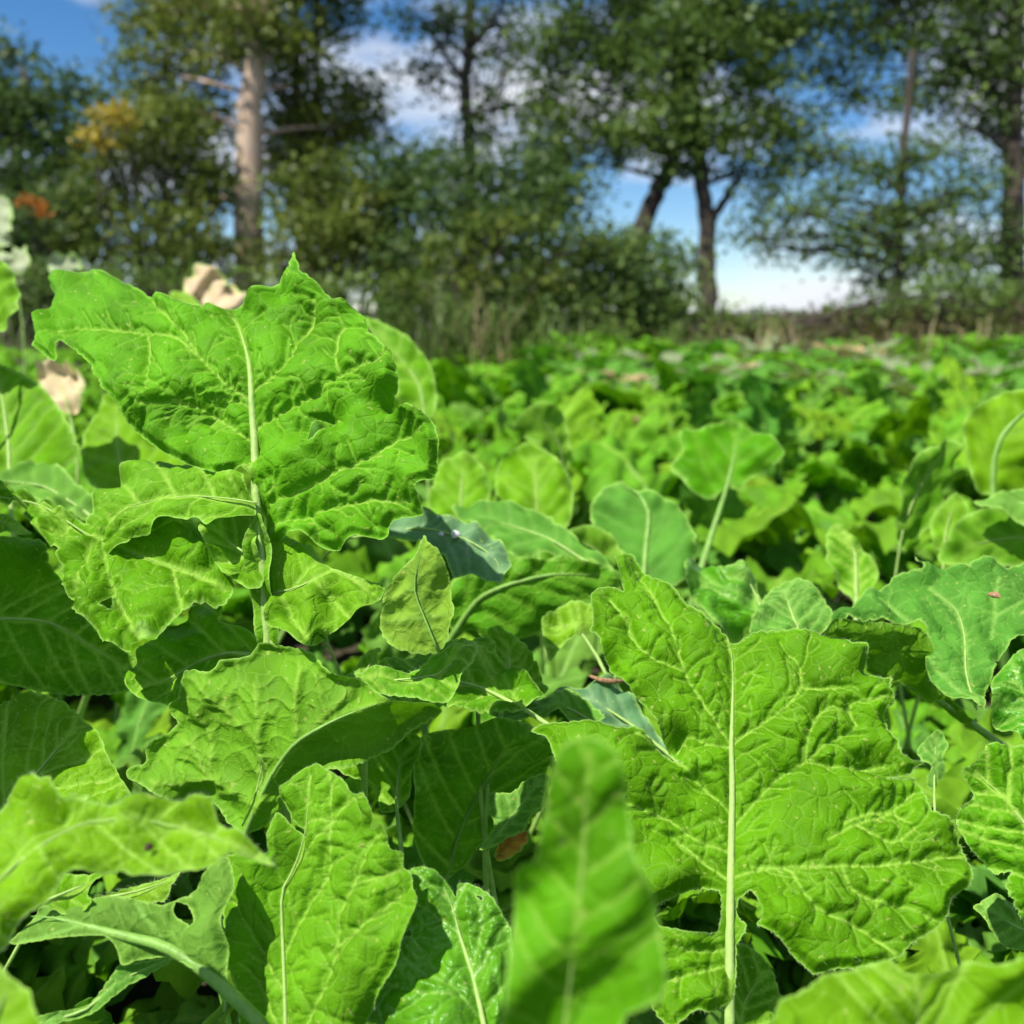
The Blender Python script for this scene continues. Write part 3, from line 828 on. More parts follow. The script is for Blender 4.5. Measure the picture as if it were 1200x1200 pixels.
# ---- the large broad leaf at the right
plant('broad', 'turnip plant with the largest broad sunlit leaf at right foreground, midrib towards viewer', 850, 0.50)
traced('broad', [(720,660),(730,650),(741,653),(752,667),(770,678),(790,693),(801,705),(820,718),(836,733),(850,745),(859,755),(875,747),(890,739),(915,741),(935,742),(955,741),(975,746),(991,752),(995,759),
     (1012,761),(1015,772),(1014,786),(1027,789),(1045,795),(1040,810),(1046,825),(1035,836),(1042,852),(1049,870),(1051,887),(1065,895),(1081,895),(1067,905),(1065,911),(1037,916),(1055,915),(1070,916),(1082,930),
     (1090,952),(1112,962),(1120,975),(1132,1000),(1130,1040),(1112,1055),(1107,1075),(1090,1092),(1062,1110),(1047,1125),(1000,1135),(977,1136),(955,1142),(942,1132),(929,1120),(915,1102),(900,1090),(887,1084),
     (892,1071),(887,1057),(880,1045),(870,1050),(864,1057),(864,1072),(875,1085),(870,1096),(863,1108),(862,1140),(858,1172),(845,1181),(831,1187),(815,1184),(800,1196),(785,1205),(765,1180),(752,1130),(745,1085),
     (715,1035),(690,985),(665,930),(648,885),(640,866),(622,858),(640,848),(668,846),(702,847),(722,852),(745,855),(760,865),(772,876),(783,883),(799,895),(783,876),(770,853),(755,830),(742,817),(727,800),(717,785),
     (707,765),(700,747),(692,737),(695,725),(692,706),(695,696),(702,690),(720,689),(731,692),(726,677)],
    [(855,1168),(855,1100),(856,1040),(857,980),(858,920),(857,880),(858,840),(859,800),(858,770),(853,750)], 0.50, (-0.06, -0.72, 0.68), M_LEAF,
    holes=[[(768,1066),(783,1054),(808,1042),(830,1040),(843,1045),(845,1062),(841,1090),(828,1093),(804,1093),(778,1087),(769,1080)]],
    veins=[[(858,873),(890,851),(920,830),(938,808),(937,785),(925,770)], [(860,970),(877,950),(910,915),(945,893),(965,875),(1000,857),(1003,850)], [(858,1030),(905,1018),(960,1015),(1015,1016),(1060,1012),(1100,1007),(1130,1003)],
           [(880,1018),(925,1020),(940,1045),(965,1070),(1000,1085),(1045,1120)], [(857,875),(830,835),(805,795),(795,765),(785,735),(765,700),(745,670)], [(857,876),(835,875),(805,862),(795,880)], [(857,955),(815,915),(780,880),(745,862)],
           [(800,788),(770,775),(745,755),(730,725),(715,705)], [(857,1000),(815,985),(780,960),(740,945),(700,925)], [(858,1035),(825,1010),(790,985)], [(1003,852),(995,830),(1003,822),(1045,822)], [(945,893),(945,872),(955,842),(975,828)],
           [(945,895),(985,900),(1035,900)], [(940,808),(975,808),(985,806)], [(990,965),(1015,955),(1045,953),(1065,965)], [(970,985),(1000,968),(1040,955),(1070,930)], [(857,1110),(820,1115),(790,1110)], [(857,1130),(820,1140),(780,1150)],
           [(1000,966),(1025,980),(1050,988),(1070,972)], [(985,1015),(1000,1045),(1040,1060),(1065,1065),(1090,1080)]],
    fold=0.11, bends=[(0.86, 6.0)], curl=(0.5, 0.5), wave=0.0042, wscale=0.09, ruffle=0.004, pucker=1.5, seed=71, nveins=0, rib_r=(2.3, 0.8), hairs=2600, tooth=1.5, step=2.0)
traced('broad', [(845,1178),(862,1105),(880,1112),(896,1125),(906,1148),(916,1166),(926,1172),(935,1205),(930,1260),(850,1260)], [(856,1260),(870,1180),(895,1140)], 0.52, (0.1, -0.66, 0.72), M_LEAF, seed=72, petiole=False,
    rib_r=(.8, .4), hairs=200)
# ---- very near blurred leaves
plant('near', 'very near blurred tall narrow leaf of a turnip plant at bottom centre', 640, 0.225)
traced('near', [(655,880),(668,868),(690,864),(710,870),(722,881),(730,900),(733,940),(738,970),(743,1000),(756,1020),(766,1050),(771,1085),(777,1120),(782,1150),(772,1166),(750,1176),(736,1182),(728,1200),(722,1260),
     (582,1260),(590,1200),(596,1150),(600,1085),(602,1025),(612,1012),(626,1010),(633,980),(640,940),(645,910)], [(655,1260),(668,1150),(680,1040),(688,930),(692,880)], 0.235, (-0.15, -0.92, 0.22), M_LEAF, seed=73, step=4,
    fold=0.12, wave=0.004, wscale=.035, pucker=.6, ruffle=0.003, nveins=7, rib_r=(.25, .1), vein_amp=.6)
plant('near_right', 'very near blurred leaf of a turnip plant across the bottom right corner', 1080, 0.24)
traced('near_right', [(890,1260),(900,1200),(912,1173),(932,1165),(950,1152),(960,1143),(980,1140),(1010,1135),(1035,1128),(1047,1125),(1057,1140),(1077,1142),(1105,1140),(1135,1127),(1160,1131),(1200,1118),(1260,1112),(1260,1260)],
    [(1080,1270),(1075,1200),(1070,1150)], 0.30, (0.05, -0.8, 0.55), M_YOUNG, seed=74, step=4, wave=0.003, wscale=.04, nveins=4, rib_r=(.5, .2), pucker=1.4)

# ---- right hand plants
plant('flat', 'turnip plant at right with a broad flat leaf folded down over its own shaded underside', 1180, 0.66)
traced('flat', [(976,716),(1000,705),(1025,692),(1050,679),(1063,675),(1080,677),(1075,662),(1072,652),(1081,661),(1097,662),(1110,667),(1135,667),(1137,661),(1162,660),(1175,664),(1200,665),(1260,668),(1260,735),(1200,745),
     (1180,760),(1166,775),(1165,786),(1157,805),(1151,820),(1151,836),(1140,831),(1115,817),(1097,802),(1090,792),(1084,780),(1086,767),(1090,757),(1085,743),(1075,735),(1050,730),(1025,727),(975,731)],
    [(1144,832),(1132,790),(1130,745),(1120,715),(1090,690)], 0.60, (-0.10, -0.50, 0.86), M_DULL, seed=81, fold=0.04, wave=0.004, wscale=.09, pucker=0.8, tooth=1.8, petiole=False, rib_r=(.7, .4),
    veins=[[(1140,830),(1110,795),(1086,767)], [(1240,690),(1200,705),(1166,725),(1163,745)], [(1166,725),(1165,705),(1170,680)], [(1070,735),(1050,715),(1030,700)]], nveins=0, hairs=500, anchor=(1130, 745))
traced('flat', [(958,741),(975,731),(1007,728),(1050,729),(1075,734),(1086,744),(1092,760),(1088,780),(1100,806),(1130,832),(1150,850),(1120,840),(1080,815),(1046,797),(1015,786),(1016,770),(1000,759),(987,750)],
    [(1190,885),(1150,856),(1125,838),(1100,821),(1075,810),(1045,796)], 0.595, (0.2, -0.85, -0.35), M_LEAF, flip=True, seed=82, fold=-0.05, wave=0.003, rib_r=(2.8, 1.6), rib_mat=M_STEM, vein_amp=.4, tooth=1.0, anchor=(1060, 765))
plant('puckered', 'turnip plant at right edge with heavily puckered bright leaf', 1230, 0.56)
traced('puckered', [(1127,904),(1142,896),(1152,880),(1162,871),(1200,875),(1260,880),(1260,1095),(1200,1082),(1185,1060),(1175,1043),(1183,1022),(1167,1025),(1150,1008),(1133,992),(1123,971),(1123,950),(1142,933),(1137,921)],
    [(1260,1050),(1220,990),(1180,940),(1145,905)], 0.51, (-0.2, -0.72, 0.62), M_LEAF, seed=83, wave=0.006, wscale=.04, pucker=2.0, ruffle=.006, tooth=1.8, hairs=500)
traced('puckered', [(1260,742),(1200,756),(1180,775),(1166,790),(1158,815),(1164,835),(1180,850),(1200,868),(1260,885)], [(1255,860),(1220,830),(1185,800)], 0.55, (-0.2, -0.65, 0.72), M_GLOSS, seed=84, wave=0.006, wscale=.035,
    pucker=2.0, ruffle=.006)
traced('puckered', [(1142,1063),(1154,1054),(1175,1046),(1200,1070),(1260,1085),(1260,1115),(1200,1112),(1170,1100)], [(1250,1100),(1200,1090),(1155,1065)], 0.54, (-0.1, -0.6, 0.78), M_DULL, seed=85)
traced('puckered', [(1075,880),(1085,868),(1100,856),(1112,872),(1105,885),(1108,900),(1100,915),(1092,925),(1085,915),(1092,900),(1080,893)], [(1095,940),(1095,900),(1098,865)], 0.60, (-.2, -.6, .7), M_DULL, seed=86, rib_r=(.8, .3))
plant('small_right', 'small turnip plant with rounded dull leaves behind the largest broad leaf', 930, 0.78)
traced('small_right', [(878,742),(888,712),(900,688),(915,682),(932,680),(950,685),(962,697),(972,712),(976,727),(960,740),(935,746),(900,748)], [(945,760),(930,725),(918,690)], 0.66, (-.1, -.55, .82), M_DULL, seed=87, hairs=500, step=3.5)
traced('small_right', [(802,665),(820,660),(845,662),(870,665),(885,677),(893,710),(880,735),(858,748),(835,735),(820,712),(806,684)], [(895,720),(882,690),(872,672)], 0.78, (-.1, -.6, .75), M_GLOSS, seed=88, wave=0.009, wscale=.04,
    pucker=2.2, ruffle=.008, step=4)

# ---- leaves of the middle distance that stand out
plant('pale_stem', 'turnip plant in the middle field with a long pale straight stem and fanned leaf', 815, 1.22)
traced('pale_stem', [(852,570),(835,585),(812,580),(800,560),(785,548),(800,528),(796,508),(820,502),(850,495),(880,505),(905,510),(920,530),(905,548),(880,560),(868,575)], [(823,662),(836,620),(852,570),(860,535),(862,505)], 1.18, (-.1, -.75, .65), M_LEAF,
    seed=91, step=5, rib_r=(4.2, 1.2), rib_mat=M_STEM, fold=.1, wave=.008, vein_amp=.6)
plant('hooked', 'turnip plant in the middle field with a grey green leaf and hooked pale midrib', 750, 1.05)
traced('hooked', [(692,590),(705,572),(722,566),(745,572),(775,580),(800,600),(815,630),(812,665),(790,690),(765,700),(735,685),(705,660),(695,625)], [(754,685),(757,640),(760,602),(747,578),(722,566)], 0.98, (-.1, -.72, .65), M_DULL, seed=92, step=5,
    rib_r=(3.2, 1.6), rib_mat=M_STEM, wave=.006, vein_amp=.5)
traced('hooked', [(660,625),(690,615),(715,625),(730,650),(722,672),(700,662),(675,650)], [(725,690),(705,650),(670,628)], 0.95, (.1, -.8, .2), M_LEAF, flip=True, seed=93, step=5)
plant('narrow', 'turnip plant with narrow spear shaped leaf and pale midrib standing right of centre', 1005, 1.0)
traced('narrow', [(1003,706),(985,690),(972,665),(968,640),(970,620),(985,617),(1003,630),(1018,655),(1030,672),(1022,690),(1010,702)], [(1003,712),(1003,690),(1002,650),(990,625)], 0.95, (-.1, -.7, .7), M_LEAF, seed=94, step=4.5, rib_r=(2.2, .8))
plant('tall_right', 'turnip plant at right edge with a tall arched leaf and curved stem in the field', 1175, 1.15)
traced('tall_right', [(1135,545),(1130,520),(1128,498),(1140,480),(1165,464),(1200,456),(1260,460),(1260,560),(1205,575),(1165,580),(1145,575)], [(1163,585),(1165,540),(1175,510),(1200,484),(1230,475)], 1.05, (-.3, -.85, .3), M_YOUNG, seed=95, step=5,
    rib_r=(3.5, 2), rib_mat=M_STEM, wave=.008, vein_amp=.5)
traced('tall_right', [(1103,660),(1106,640),(1118,615),(1140,600),(1170,595),(1210,605),(1260,610),(1260,665),(1200,664),(1150,664)], [(1250,640),(1190,630),(1130,640)], 0.92, (-.1, -.8, .35), M_LEAF, seed=96, step=5, flip=True)
traced('tall_right', [(1140,590),(1165,582),(1200,570),(1260,560),(1260,615),(1215,612),(1175,600)], [(1250,590),(1200,590),(1150,590)], 0.90, (-.1, -.5, .85), M_DULL, seed=97, step=5)
plant('dark_blade', 'turnip plant with a dark upright leaf edge among bright leaves at right', 1060, 1.08)
traced('dark_blade', [(1055,640),(1052,600),(1060,560),(1075,535),(1100,520),(1118,515),(1122,540),(1110,570),(1095,600),(1080,625),(1065,650)], [(1050,665),(1058,620),(1075,575),(1108,522)], 1.02, (.35, -.85, .1), M_LEAF, flip=True, seed=98, step=5)
traced('dark_blade', [(1095,640),(1090,610),(1105,590),(1120,578),(1135,590),(1130,615),(1115,640)], [(1105,665),(1108,625),(1120,585)], 1.0, (-.1, -.7, .6), M_YOUNG, seed=99, step=5)
plant('yellow_green', 'turnip plant with yellowish green puckered leaf just behind the dewy leaf', 625, 1.25)
traced('yellow_green', [(580,560),(590,535),(612,522),(640,528),(660,545),(672,575),(668,610),(650,640),(625,648),(600,635),(585,600)], [(632,655),(630,610),(625,530)], 1.1, (-.1, -.75, .6), M_YOUNG, seed=101, step=5, wave=.008)
traced('yellow_green', [(500,600),(508,565),(520,540),(545,530),(565,545),(575,580),(560,600),(530,612)], [(540,630),(540,580),(545,535)], 1.08, (-.1, -.7, .65), M_YOUNG, seed=102, step=5, wave=.008)
traced('yellow_green', [(600,505),(615,480),(640,470),(660,485),(668,520),(665,550),(650,540),(630,520)], [(660,560),(655,520),(625,480)], 1.3, (.3, -.8, .1), M_LEAF, flip=True, seed=103, step=5)
plant('left_field', 'turnip plant at left edge behind the tall leaf with broad smooth leaves', 60, 1.05)
traced('left_field', [(-50,430),(0,430),(20,435),(45,450),(70,480),(95,530),(82,545),(50,560),(0,565),(-50,560)], [(12,570),(10,520),(5,480),(-2,440)], 0.95, (-.1, -.72, .65), M_LEAF, seed=104, step=5, rib_r=(2, 1))
traced('left_field', [(95,545),(100,505),(128,462),(150,475),(178,502),(205,530),(235,555),(200,580),(160,580),(115,575)], [(160,600),(140,540),(135,470)], 1.05, (-.1, -.65, .75), M_YOUNG, seed=105, step=5, pucker=.6)
traced('left_field', [(-50,556),(0,553),(60,543),(92,568),(118,590),(104,608),(60,592),(0,576),(-50,575)], [(100,600),(50,570),(-20,562)], 0.85, (-.1, -.5, .85), M_DULL, seed=106, step=5)
plant('left_edge', 'turnip plant with leaf blade cut by the left picture edge near the tree line', -15, 1.0)
traced('left_edge', [(-60,300),(0,305),(17,325),(21,355),(10,380),(0,387),(-60,400)], [(-20,420),(-15,360),(-10,315)], 0.95, (-.2, -.8, .5), M_LEAF, seed=107, step=5)
plant('behind_tall', 'turnip plant just right of the tall leaf, out of focus, with drooping leaves', 480, 1.35)
traced('behind_tall', [(425,372),(450,380),(480,398),(505,430),(512,470),(500,490),(470,478),(462,440),(445,405)], [(500,520),(490,450),(440,385)], 1.2, (-.1, -.75, .6), M_LEAF, seed=108, step=5)

# ---- pale withered leaves beyond the tall leaf
M_CREAM = leaf_mat('leaf_withered', (0.62, 0.50, 0.32), (0.6, 0.5, 0.34), (0.45, 0.34, 0.2), far=True, tcol=(1, 1, .8))
M_PALE = leaf_mat('leaf_bleached', (0.42, 0.46, 0.32), (0.44, 0.46, 0.34), (0.16, 0.22, 0.08), far=True, tcol=(1, 1, .8))
for m_ in (M_CREAM, M_PALE):
    m_c = m_.copy(); m_c.name = m_.name + '_field'
plant('withered', 'turnip plant with a cream withered leaf showing above the tall leaf rim', 250, 1.9)
traced('withered', [(222,352),(213,335),(228,316),(242,308),(258,317),(264,332),(278,340),(290,342),(286,356),(255,372),(230,370)], [(255,390),(250,350),(240,312)], 1.8, (-.1, -.8, .5), M_CREAM, seed=111, step=5, wave=.02, wscale=.06, ruffle=.012, fold=.3)
traced('withered', [(195,352),(205,340),(222,345),(235,360),(220,370),(200,365)], [(215,380),(212,345)], 1.75, (-.1, -.8, .5), M_YOUNG, seed=112, step=5)
plant('bleached', 'bleached pale leaves of a turnip plant at the left edge before the dark bush', 40, 2.1)
traced('bleached', [(-20,300),(5,298),(30,287),(34,310),(20,324),(5,312),(-20,315)], [(20,340),(15,310),(25,292)], 2.0, (-.1, -.8, .5), M_PALE, seed=113, step=5, wave=.02, wscale=.06, ruffle=.012, fold=.3)
traced('bleached', [(54,306),(70,298),(90,300),(98,312),(88,322),(60,322)], [(75,335),(75,305)], 2.0, (-.1, -.8, .5), M_PALE, seed=114, step=5, wave=.02, wscale=.06, ruffle=.012, fold=.3)
traced('bleached', [(-20,230),(10,234),(14,260),(12,285),(-20,290)], [(-5,300),(0,240)], 2.1, (-.1, -.8, .5), M_PALE, seed=115, step=5, wave=.02, wscale=.06, ruffle=.012, fold=.3)
plant('yellowing', 'turnip plant with a yellowing cream patched leaf below the left lobe of the tall leaf', 75, 1.3)
traced('yellowing', [(42,432),(58,424),(78,426),(100,445),(97,468),(80,488),(66,478),(50,455)], [(85,500),(75,460),(60,430)], 1.25, (-.1, -.75, .6), M_CREAM, seed=116, step=5, wave=.02, wscale=.06, ruffle=.012, fold=.3)

# ------------------------------------------------------------------ the field: procedural turnip plants
def field_leaf_mesh(seed, length=0.27, width=0.075, rise=62, droop=70, nt=30, ns=8, coarse=False):
    """a lobed leaf that rises from the root and arches over; local z up, grows towards +x"""
    r = np.random.RandomState(seed)
    if coarse: nt, ns = 12, 3
    t = np.linspace(0, 1, nt)
    pet = 0.22 + 0.12 * r.rand()
    b = np.clip((t - pet) / (1 - pet), 0, 1)
    w = width * (np.sin(math.pi * np.clip(b, 0, 1) ** (0.85 + 0.4 * r.rand())) ** 0.7) * (0.55 + 0.45 * b)
    wl_ = w * (1 + 0.36 * np.sin(b * (17 + 4 * r.rand()) + r.rand() * 6) * (1 - b * 0.6) + 0.15 * r.randn(nt)) + 0.0016
    wr_ = w * (1 + 0.36 * np.sin(b * (17 + 4 * r.rand()) + r.rand() * 6) * (1 - b * 0.6) + 0.15 * r.randn(nt)) + 0.0016
    ang = math.radians(rise) - math.radians(droop) * t ** 1.5
    ds = length / (nt - 1)
    x = np.concatenate([[0], np.cumsum(np.cos(ang[:-1]) * ds)])
    z = np.concatenate([[0], np.cumsum(np.sin(ang[:-1]) * ds)])
    tx, tz = np.cos(ang), np.sin(ang)
    nx, nz_ = -tz, tx
    side = 0.05 * r.randn()
    cup = 0.35 * r.randn() + 0.1
    nr = Noise(seed + 40, 0.045)
    V, A, UV = [], [], []
    S = np.linspace(-1, 1, 2 * ns + 1)
    for i in range(nt):
        for s in S:
            ww = wl_[i] if s > 0 else wr_[i]
            y = s * ww
            h = cup * abs(y) + (0.016 * nr(t[i] * length, y) * min(1, abs(y) / 0.03)) - 2.2 * y * y
            phs = (b[i] * 6 - abs(s) * 1.2) % 1.0
            dvein = min(phs, 1 - phs)
            if b[i] > 0: h += 0.004 * (1 - math.exp(-(dvein / 0.22) ** 2)) * min(1, abs(s) * 3) * min(1, (1 - abs(s)) * 4 + .3)
            V.append((x[i] + nx[i] * h, y + side * t[i] ** 2, z[i] + nz_[i] * h))
            vv = 0.65 * math.exp(-(y / 0.0026) ** 2) + 0.10 * math.exp(-(dvein / 0.08) ** 2)
            A.append(min(1, vv))
            UV.append((t[i] * length * 100, y * 100))
    k = 2 * ns + 1
    idx = np.arange(nt * k).reshape(nt, k)
    F = np.stack([idx[:-1, :-1], idx[1:, :-1], idx[1:, 1:], idx[:-1, 1:]], -1).reshape(-1, 4)
    F = F[:, ::-1]
    V = np.array(V)
    # stalk: a round tube below the blade
    m = max(3, int(nt * 0.72))
    cx = np.stack([x[:m] - nx[:m] * 0.001, side * t[:m] ** 2, z[:m] - nz_[:m] * 0.001], 1)
    tv, tf = tube(cx, np.linspace(0.0042, 0.0016, m), 4 if coarse else 6)
    Ft = tf + len(V)
    return V, F, np.array(A), np.array(UV), tv, Ft


def make_field_mesh(seed, mat, **kw):
    V, F, A, UV, tv, Ft = field_leaf_mesh(seed, **kw)
    allv = np.vstack([V, tv])
    tri = np.vstack([F[:, [0, 1, 2]], F[:, [0, 2, 3]], Ft])
    o = build('leaf', allv, tri, [mat, M_STEM], attrs={'vein': np.concatenate([A, np.zeros(len(tv))]), 'edge': np.zeros(len(allv))},
              uv=np.vstack([UV, np.zeros((len(tv), 2))]))
    mi = np.zeros(len(tri), np.int32); mi[2 * len(F):] = 1
    o.data.polygons.foreach_set('material_index', mi)
    o.data.update()
    me = o.data
    bpy.data.objects.remove(o)
    return me


rnd = random.Random(5)
MATS = [F_LEAF, F_LIGHT, F_YOUNG, F_DULL, F_LIGHT, F_LIGHT, F_DULL, F_YOUNG]
LEAF_MESHES = []
for i in range(16):
    LEAF_MESHES.append(make_field_mesh(200 + i, MATS[i % 8], length=0.26 + 0.10 * rnd.random(), width=0.055 + 0.035 * rnd.random(),
                                       rise=52 + 32 * rnd.random(), droop=45 + 75 * rnd.random()))
M_DEAD = plain_mat('dead_leaf', (0.42, 0.30, 0.16), 0.7, 0.3, 40, trans=0.3)
DEAD_MESH = make_field_mesh(260, M_DEAD, length=0.24, width=0.06, rise=60, droop=120)


def field_plant(x, y, size, label, group, n, zscale=1.0, dead=0.0):
    o = empty('turnip_plant', (x, y, float(ground_z(x, y))))
    tag(o, label, 'plant', group)
    a0 = rnd.random() * 6.28
    for k in range(n):
        me = DEAD_MESH if rnd.random() < dead else rnd.choice(LEAF_MESHES)
        l = bpy.data.objects.new('leaf', me)
        C.objects.link(l)
        l.parent = o
        s = size * (0.75 + 0.4 * rnd.random())
        l.scale = (s, s, s * zscale)
        l.rotation_euler = (rnd.gauss(0, 0.12), rnd.gauss(0, 0.13), a0 + k * 2.399 + rnd.gauss(0, 0.3))
    return o


def blocked(x, y):
    """keeps the sight lines to the traced leaves free"""
    return y < 1.42


# low plants under the foreground leaves, seen in the gaps as dark stalks and shaded leaves
LOW = [(-0.36, 0.52), (-0.26, 0.56), (-0.10, 0.58), (0.05, 0.62), (0.20, 0.64), (0.38, 0.62), (0.26, 0.50), (0.42, 0.54), (-0.14, 0.78), (0.14, 0.84), (0.36, 0.86), (-0.36, 0.72), (-0.50, 0.70), (0.48, 0.70), (0.02, 0.46), (-0.12, 0.36), (0.14, 0.34), (-0.30, 0.34),
       (-0.30, 0.62), (-0.20, 0.74), (-0.08, 0.66), (0.03, 0.78), (0.10, 0.66), (0.20, 0.76), (0.33, 0.70), (0.43, 0.80), (-0.42, 0.84), (-0.12, 0.88), (0.27, 0.92),
       (-0.02, 0.54), (0.14, 0.52), (-0.16, 0.50), (0.30, 0.56), (-0.32, 0.94), (0.08, 0.96), (0.44, 0.98), (-0.24, 0.40), (0.22, 0.42), (-0.05, 0.42), (0.36, 0.44), (0.06, 0.36)]
for i, (x, y) in enumerate(LOW):
    field_plant(x + rnd.gauss(0, .01), y, 0.52 if y < 0.6 else 0.66, 'low turnip plant in deep shade below the sharp foreground leaves', 'shaded plants under the foreground leaves', 9)
# unseen crop plants added round the camera to shade the gaps between the leaves
for (x, y) in [(-0.42, 0.16), (-0.30, 0.20), (-0.18, 0.16), (-0.06, 0.20), (0.06, 0.16), (0.18, 0.20), (0.32, 0.18), (-0.36, 0.06), (-0.22, 0.05), (-0.10, 0.08), (0.04, 0.04), (-0.50, 0.24), (-0.50, 0.36), (-0.56, 0.48), (-0.62, 0.60),
               (-0.46, 0.44), (0.48, 0.30), (0.46, 0.40), (0.56, 0.50), (-0.66, 0.40), (-0.60, 0.28), (-0.48, 0.12)]:
    field_plant(x + rnd.gauss(0, .012), y, 0.80 if x > -0.4 else 1.05, 'unseen turnip plant added for shade just outside the lower and side picture edges', 'unseen shade plants around the camera', 8)
# plants of the middle field, in loose drilled rows
count = 0
spots_ = []
y = 1.02
while y < 4.4:
    half = 0.60 * y + 0.25
    x = -half + rnd.random() * 0.1
    while x < half:
        spots_.append((x + rnd.gauss(0, 0.03), y + rnd.gauss(0, 0.04)))
        x += 0.215 + 0.055 * y * 0.55
    y += 0.15 + 0.035 * y
for (x, y) in spots_:
    if y < 1.45:
        size, zs = 0.80, 0.9
    else:
        size, zs = 1.16, 0.95
    zone = x / y
    where = ('behind the tall lobed leaf at far left' if zone < -0.28 else 'left of centre below the dark bush' if zone < -0.06 else 'below the leaning trunk' if zone < 0.12
             else 'below the forked trunk' if zone < 0.30 else 'at far right below the loose tree')
    band = 'nearest blurred' if y < 1.45 else 'front' if y < 2.1 else 'middle' if y < 3.1 else 'back'
    field_plant(x, y, size * (0.85 + 0.3 * rnd.random()), 'turnip plant in the %s field rows %s' % (band, where), 'turnip plants of the middle field', 6 if y < 2.5 else 5, zs,
                dead=0 if y < 1.5 else 0.008 if y < 2.5 else 0.02)
    count += 1
print('field plants', count)


def far_rows():
    r = np.random.RandomState(9)
    protos = [field_leaf_mesh(300 + i, length=0.29, width=0.085, rise=60 + 6 * i, droop=60 + 8 * i, coarse=True) for i in range(5)]
    VV, FF, AA, UU = [], [], [], []
    base = 0
    y = 4.2
    while y < 7.6:
        half = 0.58 * y + 0.4
        for x in np.arange(-half, half, 0.21):
            px, py = x + r.randn() * 0.05, y + r.randn() * 0.06
            gz = float(ground_z(px, py))
            k0 = r.rand() * 6.28
            for k in range(5):
                V, F, A, UV, tv, Ft = protos[r.randint(5)]
                a = k0 + k * 1.3
                s = (0.65 + 0.45 * r.rand()) * (1 + 0.25 * math.sin(px * 2.3 + py * 1.7))
                c, sn = math.cos(a), math.sin(a)
                W = V * s
                W = np.stack([c * W[:, 0] - sn * W[:, 1] + px, sn * W[:, 0] + c * W[:, 1] + py, W[:, 2] + gz], 1)
                VV.append(W); FF.append(F + base); AA.append(A); UU.append(UV); base += len(W)
        y += 0.24
    o = build('far_turnip_leaves', np.vstack(VV), np.vstack(FF), F_LIGHT, attrs={'vein': np.concatenate(AA), 'edge': np.zeros(base)}, uv=np.vstack(UU))
    tag(o, 'far rows of turnip leaves merging into one green mass before the trees', 'leaves', kind='stuff')


far_rows()


leaf_mat('pale_weed', (0.20, 0.27, 0.13), (0.22, 0.28, 0.15), (0.25, 0.3, 0.16), far=True)


def edge_weeds():
    """pale and brownish weeds along the far right edge of the field"""
    r = np.random.RandomState(12)
    protos = [field_leaf_mesh(340 + i, length=0.26, width=0.05, rise=70, droop=60 + 12 * i, coarse=True) for i in range(4)]
    for lab, mat, n in (('pale grey green weeds at the far right edge of the field', 'pale_weed', 36), ('dull green weeds at the far right edge of the field', 'leaf_dull_field', 60),
                        ('brown dying weeds at the far right edge of the field', 'dead_leaf', 7)):
        VV, FF, AA, UU, base = [], [], [], [], 0
        for i in range(n):
            y = 4.6 + 2.6 * r.rand()
            x = (0.02 + 0.52 * r.rand()) * y
            gz = float(ground_z(x, y))
            for k in range(6):
                V, F, A, UV, tv, Ft = protos[r.randint(4)]
                a, s_ = r.rand() * 6.28, 0.9 + 0.7 * r.rand()
                c, sn = math.cos(a), math.sin(a)
                W = V * s_
                VV.append(np.stack([c * W[:, 0] - sn * W[:, 1] + x, sn * W[:, 0] + c * W[:, 1] + y, W[:, 2] + gz], 1))
                FF.append(F + base); AA.append(A * 0.5); UU.append(UV); base += len(W)
        o = build('edge_weeds', np.vstack(VV), np.vstack(FF), bpy.data.materials[mat], attrs={'vein': np.concatenate(AA), 'edge': np.zeros(base)}, uv=np.vstack(UU))
        tag(o, lab, 'weeds', kind='stuff')


edge_weeds()

# ------------------------------------------------------------------ tree line
def fol_mat(name, c1, c2, c3, trans=0.35, scale=0.9):
    m, N, L = new_mat(name)
    out = N.new('ShaderNodeOutputMaterial')
    df = N.new('ShaderNodeBsdfPrincipled'); df.inputs['Roughness'].default_value = 0.5; df.inputs['Specular IOR Level'].default_value = 0.3
    tr = N.new('ShaderNodeBsdfTranslucent'); mx = N.new('ShaderNodeMixShader'); mx.inputs[0].default_value = trans
    tc = N.new('ShaderNodeTexCoord')
    n = N.new('ShaderNodeTexNoise'); n.inputs['Scale'].default_value = scale; n.inputs['Detail'].default_value = 6; n.inputs['Roughness'].default_value = 0.7
    L.new(tc.outputs['Object'], n.inputs['Vector'])
    rp = N.new('ShaderNodeValToRGB')
    rp.color_ramp.elements[0].position = 0.36; rp.color_ramp.elements[0].color = (*c1, 1)
    rp.color_ramp.elements[1].position = 0.66; rp.color_ramp.elements[1].color = (*c3, 1)
    e = rp.color_ramp.elements.new(0.5); e.color = (*c2, 1)
    L.new(n.outputs[0], rp.inputs[0])
    L.new(rp.outputs[0], df.inputs['Base Color']); L.new(rp.outputs[0], tr.inputs['Color'])
    L.new(df.outputs[0], mx.inputs[1]); L.new(tr.outputs[0], mx.inputs[2]); L.new(mx.outputs[0], out.inputs['Surface'])
    return m


